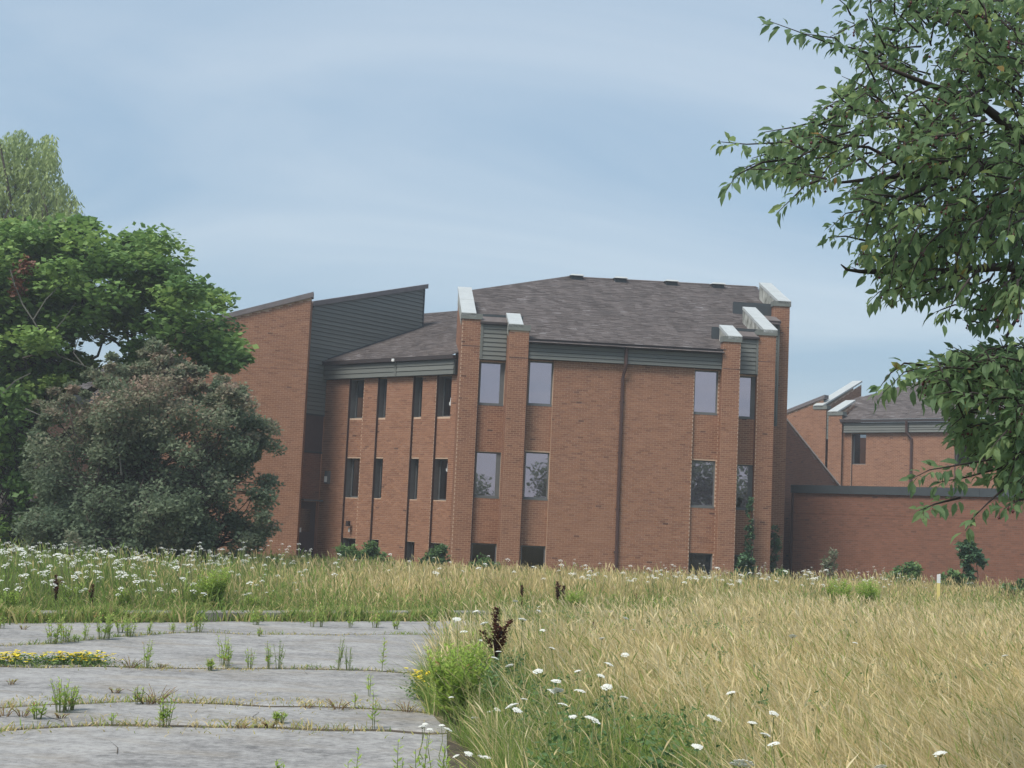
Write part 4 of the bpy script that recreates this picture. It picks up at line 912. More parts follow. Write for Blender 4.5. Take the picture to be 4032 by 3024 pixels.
bush('bush', 'pale grey green sapling rising from the flowers in front of the big shrub', 290, 2170, 33.0, [(255, 2110), (285, 2075), (310, 2120), (330, 2180), (250, 2190)], 9, 0.2, 40, 0.12, 'shrub_leaf', 'sapling', 0.2, 0.4, base_tone=0.5)

# ------------------------------------------------------------------ grasses
def stems(xy, h, lean, width, tint, rng, headw=2.4, z0=0.0, curve=1.0):
    """curved grass stems with a seed head, six segments' worth of real ribbons"""
    n = len(xy); T = np.array([0.0, 0.4, 0.72, 0.86, 1.0]); Wd = np.array([1.0, 0.85, 0.6, headw, 0.25])
    az = rng.uniform(0, math.pi, n); side = np.stack([np.cos(az), np.sin(az), np.zeros(n)], 1)
    base = np.concatenate([xy, np.full((n, 1), z0)], 1)
    rows = []
    for t, wv in zip(T, Wd):
        ctr = base + np.stack([lean[:, 0] * t ** 1.7, lean[:, 1] * t ** 1.7, h * (t - 0.18 * curve * t ** 3)], 1)
        rows.append(ctr - side * (width * wv * 0.5)[:, None]); rows.append(ctr + side * (width * wv * 0.5)[:, None])
    V = np.stack(rows, 1); k = len(T)
    b = (np.arange(n) * 2 * k)[:, None]
    Fq = np.concatenate([b + np.array([[2 * i, 2 * i + 1, 2 * i + 3, 2 * i + 2]]) for i in range(k - 1)], 1).reshape(-1, 4)
    return V.reshape(-1, 3), Fq, np.repeat(tint, k - 1)
def blades(xy, h, lean, width, tint, rng):
    n = len(xy); T = np.array([0.0, 0.5, 1.0]); Wd = np.array([1.0, 0.8, 0.08])
    az = rng.uniform(0, math.pi, n); side = np.stack([np.cos(az), np.sin(az), np.zeros(n)], 1); base = np.concatenate([xy, np.zeros((n, 1))], 1); rows = []
    for t, wv in zip(T, Wd):
        ctr = base + np.stack([lean[:, 0] * t ** 1.6, lean[:, 1] * t ** 1.6, h * (t - 0.22 * t ** 2.5)], 1)
        rows.append(ctr - side * (width * wv * 0.5)[:, None]); rows.append(ctr + side * (width * wv * 0.5)[:, None])
    V = np.stack(rows, 1); b = (np.arange(n) * 6)[:, None]
    Fq = np.concatenate([b + np.array([[0, 1, 3, 2]]), b + np.array([[2, 3, 5, 4]])], 1).reshape(-1, 4)
    return V.reshape(-1, 3), Fq, np.repeat(tint, 2)
def join(parts):
    Vs, Fs, Ts, o = [], [], [], 0
    for V, Fq, t in parts: Vs.append(V); Fs.append(Fq + o); Ts.append(t); o += len(V)
    return np.concatenate(Vs), np.concatenate(Fs), np.concatenate(Ts)
def wav(x, y, f=1.0, p=0.0):
    return (np.sin(x * 1.7 * f + p + 1.3 * np.sin(y * 0.9 * f + p)) + np.sin(y * 2.1 * f - x * 0.8 * f + 2 * p) + np.sin((x + y) * 3.7 * f + p * 3) * 0.6) / 2.6
EX = np.array([p[0] for p in edge]); EY = np.array([p[1] for p in edge])
def edge_x(y): return np.interp(y, EY[:10], EX[:10])
rg = np.random.default_rng(21)
def field_pts(n, y0, y1, pw=1.0):
    """points over the straw island: right of the pavement edge, short of the kerb lane"""
    y = y0 + (y1 - y0) * rg.random(n) ** pw
    x0 = edge_x(y) + 0.02; x1 = 0.41 * y + 0.9; x = x0 + (x1 - x0) * rg.random(n)
    lane = kdist(x, y); ok = (lane < np.where(x > 3.6, 0.3, -2.4) + 0.35 * wav(x, y, 1.2)) & (np.hypot(x + 0.33, y - 12.2) > 0.42) & (np.hypot(x + 0.25, y - 11.6) > 0.3)
    return x[ok], y[ok]
def green_amount(x, y):
    e = np.clip(1.0 - (x - edge_x(y)) / (1.25 + 0.05 * y), 0, 1)                 # rank green growth beside the pavement
    g_ = 0.80 * e ** 0.6
    for cx, cy, rx, ry, a_ in ((1.0, 9.2, 0.5, 1.6, 0.75), (0.65, 7.0, 0.55, 1.0, 0.85), (2.9, 19.3, 1.5, 1.1, 0.45), (3.6, 8.2, 0.7, 1.3, 0.45), (0.3, 12.5, 0.6, 1.8, 0.4), (3.3, 13.5, 0.5, 1.5, 0.3), (1.6, 11.5, 0.5, 1.4, 0.35), (4.6, 15.0, 0.8, 1.5, 0.3)):
        g_ = g_ + a_ * np.exp(-((x - cx) / rx) ** 2 - ((y - cy) / ry) ** 2)
    return np.clip(g_ + 0.17 * wav(x, y, 1.1, 0.7), 0, 1)
parts_straw, parts_green = [], []
for n, y0, y1, wd in ((30000, 4.6, 11.5, 0.0037), (32000, 11.5, 18, 0.0052), (28000, 18, 31, 0.0078)):
    x, y = field_pts(n, y0, y1, 0.85)
    ga = green_amount(x, y); isg = rg.random(len(x)) < ga * 0.95
    xs_, ys_ = x[~isg], y[~isg]; m_ = len(xs_)
    h = (0.66 + 0.13 * wav(xs_, ys_, 0.7, 2.0)) * rg.uniform(0.5, 1.15, m_)
    lean = np.stack([-(0.10 + 0.15 * np.clip(xs_ - 0.5, 0, 2.5) / 2.5 * np.clip((19 - ys_) / 8, 0.15, 1) + 0.12 * wav(xs_, ys_, 0.8, 1.1)) * rg.uniform(0.1, 1.7, m_) + rg.normal(0, 0.12, m_), rg.normal(-0.03, 0.13, m_)], 1)
    tint = np.clip(rg.normal(0.80, 0.10, m_) + 0.06 * wav(xs_, ys_, 0.9, 4), 0.45, 1)
    lo = rg.random(m_) < 0.18; tint[lo] = rg.uniform(0.28, 0.58, lo.sum())
    br = rg.random(m_) < 0.12; lean[br] = rg.normal(0, 0.32, (br.sum(), 2)); h[br] *= rg.uniform(0.3, 0.8, br.sum())      # broken, lodged stems
    hb = rg.random(m_) < 0.35
    for sel, hw_ in ((hb, 2.9), (~hb, 1.6)): parts_straw.append(stems(np.stack([xs_, ys_], 1)[sel], h[sel], lean[sel], wd * rg.uniform(0.7, 1.3, sel.sum()), tint[sel], rg, headw=hw_))
    xg, yg = x[isg], y[isg]; m_ = len(xg)
    h = 0.46 * rg.uniform(0.4, 1.25, m_); lean = np.stack([rg.normal(-0.06, 0.15, m_), rg.normal(0, 0.15, m_)], 1)
    tint = np.clip(rg.normal(0.33, 0.13, m_), 0.02, 0.68)
    parts_green.append(blades(np.stack([xg, yg], 1), h, lean, wd * 1.7 * rg.uniform(0.7, 1.3, m_), tint, rg))
    # leafy undergrowth
    x, y = field_pts(int(n * 0.75), y0, y1, 0.85); m_ = len(x); ga = green_amount(x, y)
    tint = np.where(rg.random(m_) < ga, rg.normal(0.24, 0.1, m_), rg.normal(0.68, 0.12, m_))
    h = rg.uniform(0.12, 0.38, m_); lean = np.stack([rg.normal(-0.1, 0.15, m_), rg.normal(0, 0.15, m_)], 1)
    parts_green.append(blades(np.stack([x, y], 1), h, lean, wd * 1.8 * rg.uniform(0.7, 1.3, m_), np.clip(tint, 0, 0.9), rg))
V, Fq, t = join(parts_straw); tag(link('dry_grass', np_mesh('dry_grass', V, Fq, M['grass'], t)), 'tall dry straw-coloured grass leaning over the open field', 'grass', kind='stuff')
V, Fq, t = join(parts_green); tag(link('green_grass', np_mesh('green_grass', V, Fq, M['grass'], t)), 'green grass and leafy growth between the straw and the pavement edge', 'grass', kind='stuff')

# broad-leaved weeds mixed into the field
cl_, cr_ = [], []
for cx, cy, rx, ry, n_ in ((1.0, 9.4, 0.5, 1.6, 26), (0.5, 7.2, 0.5, 0.9, 14), (2.9, 19.3, 1.4, 1.0, 34), (0.1, 11.5, 0.35, 2.0, 22), (0.3, 15.0, 0.5, 2.2, 24), (0.6, 19.5, 0.7, 2.0, 22), (3.4, 8.4, 0.6, 1.0, 8), (1.7, 13.5, 0.5, 1.5, 9), (4.3, 13.0, 0.8, 1.6, 9), (2.3, 11.0, 0.6, 1.2, 7)):
    for k in range(n_):
        x, y = cx + rx * rg.normal(0, 0.7), cy + ry * rg.normal(0, 0.7)
        if x < edge_x(y) + 0.08 or y < 5.2 or kdist(x, y) > -2.4: continue
        cl_.append((x, y, rg.uniform(0.12, 0.42))); cr_.append(rg.uniform(0.09, 0.2))
V, Fq, t = clumps(np.array(cl_), np.array(cr_), 55, rg, 0.045, 0.42, 1.1, 0.16, 0.5, 0.5)
tag(link('broadleaf_weeds', np_mesh('broadleaf_weeds', V, Fq, M['bush_leaf'], t)), 'leafy grey green weeds tangled through the grass of the field', 'ground cover', kind='stuff')
def verge_pts(n, d0, d1, pw=1.3):
    k = rg.uniform(-17, 34, n); d = d0 + (d1 - d0) * rg.random(n) ** pw
    x = K0.x + KD.x * k + KN.x * d; y = K0.y + KD.y * k + KN.y * d
    ok = (x < 0.40 * y + 1.0) & (x > -0.50 * y - 4.0) & (y < 51.0 + 0.03 * x) & ~((y > 49.0 - (x - 8.5) * 1.0) & (x > 8.5))
    return x[ok], y[ok], d[ok]
def gold(x, y):       # the golden middle of the verge, greener to its left and right
    return np.clip(1.15 * np.exp(-((x + 0.8) / 3.6) ** 2) + 0.95 * (1 / (1 + np.exp(-(x - 3.0) * 0.9))) + 0.3 * wav(x, y, 0.5, 0.4) + 0.12, 0, 1)
parts = []
for n, d0, d1, wd, hk in ((48000, 0.5, 6, 0.011, 0.72), (42000, 5, 26, 0.017, 0.62)):
    x, y, d = verge_pts(n, d0, d1, 1.15); m_ = len(x); gd = gold(x, y)
    left = 1 / (1 + np.exp((x + 4.6) * 1.4))
    h = (hk * rg.choice([1.0, 1.0, 1.0, 1.35], m_) + 0.10 * left * np.clip((d - 2) / 3, -1, 1) + 0.08 * wav(x, y, 0.6, 3)) * rg.uniform(0.4, 1.1, m_); h = np.where(d < 2.0, h * (0.3 + 0.6 * d / 2.0), h) * np.where((y > 43) & (x < 9), 0.62, 1.0)
    lean = np.stack([rg.normal(-0.05, 0.13, m_), rg.normal(0, 0.13, m_)], 1)
    isg = rg.random(m_) > gd
    tint = np.where(isg, rg.normal(0.32, 0.12, m_), rg.normal(0.66, 0.11, m_)); tint = np.where(rg.random(m_) < np.clip(1.15 - d / 2.2, 0, 0.85), rg.normal(0.28, 0.11, m_), tint)
    parts.append(stems(np.stack([x, y], 1), h, lean, wd * rg.uniform(0.7, 1.3, m_), np.clip(tint, 0.02, 1), rg, headw=np.float64(1.9)))
    x, y, d = verge_pts(int(n * 0.6), d0, d1, 1.15); m_ = len(x); gd = gold(x, y)
    tint = np.where(rg.random(m_) > gd * 0.6, rg.normal(0.22, 0.1, m_), rg.normal(0.55, 0.1, m_))
    parts.append(blades(np.stack([x, y], 1), rg.uniform(0.15, 0.5, m_) * np.where(d < 1.2, 0.5, 1.0), np.stack([rg.normal(0, 0.14, m_), rg.normal(0, 0.14, m_)], 1), wd * 2.0 * rg.uniform(0.7, 1.3, m_), np.clip(tint, 0, 1), rg))
V, Fq, t = join(parts); tag(link('verge_grass', np_mesh('verge_grass', V, Fq, M['grass'], t)), 'mixed golden and green tall grass beyond the kerb up to the buildings', 'grass', kind='stuff')
# low mat of growth in the gutter, along the kerb and in the cracks
parts = []
n = 46000; k = rg.uniform(-8, 14, n); d = rg.normal(-0.08, 0.13, n); d = np.where(rg.random(n) < 0.45, d + rg.uniform(0.15, 0.65, n), d)
x = K0.x + KD.x * k + KN.x * d; y = K0.y + KD.y * k + KN.y * d; cl = wav(k * 1.6, k * 0 + 1.0, 1.0, 0.5) + rg.normal(0, 0.5, n) > -0.1; x, y = x[cl], y[cl]; m_ = len(x)
parts.append(blades(np.stack([x, y], 1), rg.uniform(0.05, 0.30, m_) * (1.0 + 0.6 * wav(x * 2.0, y, 1.3, 1.0)), rg.normal(0, 0.09, (m_, 2)), 0.026 * rg.uniform(0.6, 1.4, m_), np.clip(rg.normal(0.36, 0.18, m_) + 0.12 * wav(x, y, 1.5, 2), 0, 0.8), rg))
for ci, c in enumerate(cw):
    for a_, b_ in zip(c[:-1], c[1:]):
        L = (b_ - a_).length; n = int(L * (170, 150, 190, 170)[ci]); t_ = rg.random(n)
        x = a_.x + (b_.x - a_.x) * t_; y = a_.y + (b_.y - a_.y) * t_ + rg.normal(0, 0.07, n)
        keep = (wav(x * 1.9, y * 0.3, 1.0, ci * 1.7) + rg.normal(0, 0.35, n)) > (0.15, 0.1, 0.0, 0.0)[ci]; x, y = x[keep], y[keep]; m_ = len(x)
        parts.append(blades(np.stack([x, y], 1), rg.uniform(0.02, 0.10, m_), rg.normal(0, 0.05, (m_, 2)), 0.010 * rg.uniform(0.6, 1.4, m_), np.clip(rg.normal((0.33, 0.3, 0.5, 0.55)[ci], 0.15, m_), 0, 0.9), rg))
for ci, c in enumerate(cw):
    for a_, b_ in zip(c[:-1], c[1:]):
        L = (b_ - a_).length; n = int(L * (140, 160, 420, 420)[ci]); t_ = rg.random(n); off = np.abs(rg.normal(0, (0.16, 0.16, 0.30, 0.26)[ci], n)) * np.where(rg.random(n) < 0.7, 1, -1) * (1 if ci > 1 else -1)
        x = a_.x + (b_.x - a_.x) * t_; y = a_.y + (b_.y - a_.y) * t_ + off
        keep = wav(x * 1.3, y * 1.5, 1.0, 2.0 + ci) + rg.normal(0, 0.4, n) > 0.05 + 0.25 * (x > -1.5); x, y = x[keep], y[keep]; m_ = len(x)
        parts.append(blades(np.stack([x, y], 1), np.full(m_, 0.036) + rg.uniform(0, 0.02, m_), rg.normal(0, 0.035, (m_, 2)), 0.011 * rg.uniform(0.5, 1.4, m_), np.clip(rg.normal(0.6, 0.1, m_), 0.3, 0.9), rg))
V, Fq, t = join(parts); tag(link('crack_growth', np_mesh('crack_growth', V, Fq, M['grass'], t)), 'low grass and moss growing in the pavement cracks and along the kerb', 'ground cover', kind='stuff')

# ------------------------------------------------------------------ white umbels
def umbel_mesh(r, seed, n=26, dome=0.25):
    q = random.Random(seed); mb = MB()
    for i in range(n):
        a = i * 2.399; rr_ = r * math.sqrt((i + 0.3) / n) * q.uniform(0.9, 1.1); s = r * q.uniform(0.2, 0.32)
        cx, cy, cz = rr_ * math.cos(a), rr_ * math.sin(a), dome * r * (1 - (rr_ / r) ** 2) + q.uniform(-0.05, 0.05) * r
        ring_ = [(cx + s * math.cos(w * 1.2566 + a), cy + s * math.sin(w * 1.2566 + a), cz - s * 0.25) for w in range(5)]
        for w in range(5): mb.poly([(cx, cy, cz + s * 0.3), ring_[w], ring_[(w + 1) % 5]], q.uniform(0.3, 1.0))
    return mb
def umbel_rays(mb, r, mi):
    for i in range(7):
        a = i * 0.9; mb.poly([(0.004, 0, -0.55 * r), (-0.004, 0.002, -0.55 * r), (0.7 * r * math.cos(a), 0.7 * r * math.sin(a), 0.05 * r)], 0.2, mi)
head_me = []
for k in range(5):
    mb = umbel_mesh((0.042, 0.05, 0.036, 0.046, 0.030)[k], k); umbel_rays(mb, 0.045, 1); head_me.append(mb.mesh('flower_head', [M['petal'], M['stem']]))
far_me = []
for k in range(6):                      # far plants: head and stem in one small mesh, head at the origin
    mb = umbel_mesh((0.045, 0.053, 0.036, 0.049, 0.032, 0.056)[k], 40 + k, 11, dome=0.6); mb.tube([(0, 0, -0.02), (0.02, 0, -0.4), (0.0, 0.02, -0.8)], 0.005, 3, 0.3, 1); far_me.append(mb.mesh('wild_carrot', [M['petal'], M['stem']]))
stem_me = []
for k in range(3):
    mb = MB(); mb.tube([(0, 0, 0), (0.015 * (k - 1), 0.01, -0.25), (0.03 * (k - 1), -0.01, -0.55), (0.02, 0.02, -0.85)], [0.0025, 0.003, 0.004, 0.005], 4, 0.35); stem_me.append(mb.mesh('stem', M['stem']))
Z1 = lambda cx, cy: (1600 + cx / 1.898, 2150 + cy / 1.898)
Z2 = lambda cx, cy: (2600 + cx / 1.545, 2150 + cy / 1.545)
fg = [Z1(*p) for p in ((520, 488), (380, 547), (338, 630), (430, 640), (555, 705), (578, 580), (690, 790), (660, 838), (870, 550), (990, 455), (990, 485), (815, 412), (1090, 765), (985, 935), (1280, 935), (1515, 885), (1455, 970), (1500, 1052), (1625, 1132), (1120, 1010), (1085, 1085), (1130, 1080), (880, 1145), (1170, 1185), (335, 1130), (790, 1195), (830, 1228), (680, 1222), (625, 1238), (515, 1285), (140, 1330), (120, 1350), (175, 1370), (310, 1370), (265, 1340), (1395, 1298), (1300, 1085), (1635, 812), (1640, 540), (1700, 625), (1020, 630), (770, 895), (370, 1570), (465, 1552), (560, 1575), (590, 1580), (1245, 1275), (1460, 690))]
fg += [Z2(*p) for p in ((430, 893), (330, 1050), (560, 1075), (690, 1018), (640, 1150), (690, 1205), (225, 1220), (500, 1325), (1700, 1262), (1340, 1345), (1185, 590), (805, 548), (2095, 668))]
special = {8: 'broad white umbel above the pavement end, left of the double dock', 15: 'white umbel leaning over the straw right of the green patch edge', 29: 'slanting white umbel low beside the bright green goldenrod clump', 48: 'lone white umbel in the straw above the two nearest big white heads', 49: 'big round white umbel in the straw near the bottom, second lowest large head', 51: 'white umbel bent sideways at the right of the foreground white flowers', 52: 'ragged upright white flower cluster low in the straw', 55: 'largest white umbel at the bottom edge of the field', 56: 'lone small white umbel far right in the bottom straw', 58: 'pale greenish seed umbel standing over the middle of the straw'}
GA = ('white flat-topped wildflower growing at the broken edge of the pavement', 'white flowers along the pavement edge')
GB = ('white flat-topped wildflower standing in the straw and green grass of the field', 'white flowers in the field')
bands = [(2460, 'beside the top of the forked dock'), (2560, 'level with the middle of the forked dock'), (2660, 'level with the yellow spray'), (2760, 'level with the lime green goldenrod'), (2860, 'just below the lime green goldenrod'), (9999, 'nearest the bottom edge')]
ORD = ['first', 'second', 'third', 'fourth', 'fifth', 'sixth', 'seventh', 'eighth', 'ninth', 'tenth', 'eleventh', 'twelfth', 'thirteenth', 'fourteenth', 'fifteenth', 'sixteenth', 'seventeenth', 'eighteenth', 'nineteenth', 'twentieth']
rank, lo_ = {}, 0
for hi_, phrase in bands:
    row = sorted((i for i, p in enumerate(fg) if lo_ <= p[1] < hi_), key=lambda i: fg[i][0])
    for k_, i in enumerate(row): rank[i] = ORD[k_] + ' white umbel from the left among those ' + phrase
    lo_ = hi_
for i, (x, y) in enumerate(fg):
    edge_side = x < 2000
    h = (0.50 if edge_side else 0.62) + 0.12 * rp_.uniform(-1, 1)
    if y < 2460: h = 0.72 + rp_.uniform(-0.05, 0.1)
    if edge_side and y > 2740: h = 0.24 + rp_.uniform(0, 0.08)
    if i in (42, 43, 44, 45): h = 0.35
    p = at_z(x, y, h)
    lab, grp = (GA if edge_side else GB)
    lab = rank[i]
    root = empty('wild_carrot', (p.x, p.y, 0), label=special.get(i, lab), cat='wildflower', group=grp)
    big = 1.05 if i == 55 else 0.85 if i in (49, 8) else rp_.uniform(0.42, 0.6) if (edge_side and y > 2740) else rp_.uniform(0.5, 0.78)
    link('stem', stem_me[i % 3], root, (0, 0, h - 0.02), (rp_.uniform(-0.1, 0.1), rp_.uniform(-0.1, 0.1), rp_.uniform(0, 6)), (1, 1, (h + 0.02) / 0.85))
    hd = link('flower_head', head_me[i % 4 if p.y < 14 else (i % 5)], root, (0, 0, h), (rp_.uniform(-0.35, 0.35), rp_.uniform(-0.45, 0.45), rp_.uniform(0, 6)), (big,) * 3)
# far drifts
def drift(n, xr, yr, hr, dlim, seed, dens):
    q = random.Random(seed); out = []
    while len(out) < n:
        x, y, h = q.uniform(*xr), q.uniform(*yr), q.uniform(*hr)
        if q.random() > dens(x, y): continue
        p = at_z(x, y, h); d = kdist(p.x, p.y)
        if p.y < 18 or p.y > 49 or not (dlim[0] < d < dlim[1]): continue
        out.append((p.x, p.y, h))
    return out
def dl(x, y):
    top = 2130 + 0.045 * x if x < 760 else 2160
    e = (y - top) / 110.0
    return (0.0 if e < 0 else math.exp(-((e - 0.55) / 0.62) ** 2)) * (1.0 if x < 900 else 0.45)
A1 = drift(380, (-30, 1230), (2115, 2360), (0.62, 1.08), (0.9, 13), 1, dl)
A1 += drift(14, (780, 1250), (2130, 2200), (0.95, 1.3), (2, 14), 8, lambda x, y: 1.0)
A1 += drift(90, (-20, 1300), (2250, 2410), (0.32, 0.75), (0.3, 3), 5, lambda x, y: 0.6 if x < 900 else 0.35)
A2 = drift(30, (1300, 2300), (2180, 2330), (0.6, 0.9), (1, 18), 2, lambda x, y: 1.0)
A3 = drift(230, (2250, 3560), (2215, 2400), (0.58, 0.95), (0.8, 16), 3, lambda x, y: math.exp(-((y - 2275) / 45.0) ** 2) * (1.0 if x > 2500 else 0.6))
A3 += drift(24, (3560, 4050), (2270, 2340), (0.5, 0.8), (0.8, 12), 4, lambda x, y: 0.5)
def sow(lst, n_ind, label, grp, sname, slabel):
    lst = sorted(lst, key=lambda p: p[1])
    for i, (x, y, h) in enumerate(lst[:n_ind]):
        tag(link('wild_carrot', far_me[i % 6], None, (x, y, h), (rp_.uniform(-0.1, 0.5), rp_.uniform(-0.3, 0.3), 0.0), (1, 1, 1)), label, 'wildflower', grp)
    rest = lst[n_ind:]
    if rest:
        mb = MB()
        for i, (x, y, h) in enumerate(rest):
            s_ = umbel_mesh(0.04 * rp_.uniform(0.7, 1.25), i, 8, dome=0.6); b = len(mb.v)
            mb.v += [(v[0] + x, v[1] + y, v[2] + h) for v in s_.v]; mb.f += [tuple(b + k for k in f) for f in s_.f]; mb.t += s_.t; mb.m += s_.m
            mb.tube([(x, y, h), (x + 0.01, y, 0.0)], 0.005, 3, 0.3, 1)
        mb.build(sname, [M['petal'], M['stem']], None, label=slabel, cat='wildflowers', kind='stuff')
sow(A1, 120, 'white flat-topped wildflower in the thick drift beyond the kerb below the dusky shrub', 'white flowers in the left drift', 'wildflower_drift', 'farther white wildflowers massed under the dusky shrub on the left')
sow(A2, 30, 'scattered white wildflower in the golden grass before the middle of the building', 'white flowers before the building middle', 'wildflower_drift', '')
sow(A3, 85, 'white flat-topped wildflower in the band along the right part of the building', 'white flowers in the right band', 'wildflower_drift', 'farther white wildflowers massed along the foot of the right-hand walls')

# ------------------------------------------------------------------ weeds
def weed_mesh(h, kind, seed):
    """several leafy stems from one crown; returns (stem mesh, leaf mesh)"""
    q = random.Random(seed); sm, V, T = MB(), [], []
    cfg = dict(upright=(6, 0.2, 0.07, 0.2, 0.55), feathery=(11, 0.26, 0.075, 0.14, 0.6), sprawl=(13, 0.95, 0.035, 0.5, 0.76), single=(2, 0.05, 0.075, 0.0, 0.62), bush=(52, 0.30, 0.075, 0.0, 0.58), dark=(6, 0.2, 0.05, 0.1, 0.25))[kind]
    n, spread, ll, red, tone = cfg; P, A_, L, tn = [], [], [], []
    for i in range(n):
        a = q.uniform(0, 6.28); lean = spread * h * q.uniform(0.3, 1.2); hh = h * q.uniform(0.65, 1.05) * (0.6 if kind == 'sprawl' else 1)
        b0 = Vector((math.cos(a), math.sin(a), 0)) * (0.02 + 0.1 * h * (kind in ('bush', 'feathery')) * q.random())
        tip = b0 + Vector((math.cos(a) * lean, math.sin(a) * lean, hh)); mid = b0.lerp(tip, 0.5) + Vector((0, 0, 0.06 * hh))
        sm.tube([b0 - Vector((0, 0, 0.02)), mid, tip], [0.004, 0.003, 0.0015], 3, 0.35 + red)
        m_ = int(max(9, hh / (0.016 if kind in ('bush', 'single') else 0.024))) if kind != 'sprawl' else int(max(6, hh / 0.03))
        for j in range(m_):
            t = 0.15 + 0.87 * (j / m_) if kind != 'sprawl' else q.uniform(0.3, 1); p = b0.lerp(mid, t * 2) if t < 0.5 else mid.lerp(tip, t * 2 - 1)
            w = j * 2.4 + q.uniform(-0.4, 0.4); up_ = q.uniform(0.15, 0.9)
            P.append(p); A_.append(Vector((math.cos(w), math.sin(w), up_)).normalized()); L.append(ll * (1.15 - 0.6 * t) * q.uniform(0.8, 1.3) * (0.6 + h)); tn.append(min(1, max(0, q.gauss(tone, 0.1) + 0.12 * t + (0.3 if q.random() < red * 0.4 else 0))))
    P = np.array(P); a = np.array(A_); c = np.cross(a, np.array([0, 0, 1.0]) + 1e-3); c /= np.linalg.norm(c, axis=1)[:, None]; b = np.cross(a, c); L = np.array(L)
    V, Fq = leaf_quads(P, a, c, b, L, L * 0.34, 0.1)
    return sm.mesh('stem', M['stem']), np_mesh('leaves', V, Fq, M['weed'], np.array(tn))
Z5 = lambda x, y: (x / 2.291, 2300 + y / 2.291)
Z6 = lambda x, y: (800 + x / 2.212, 2300 + y / 2.212)
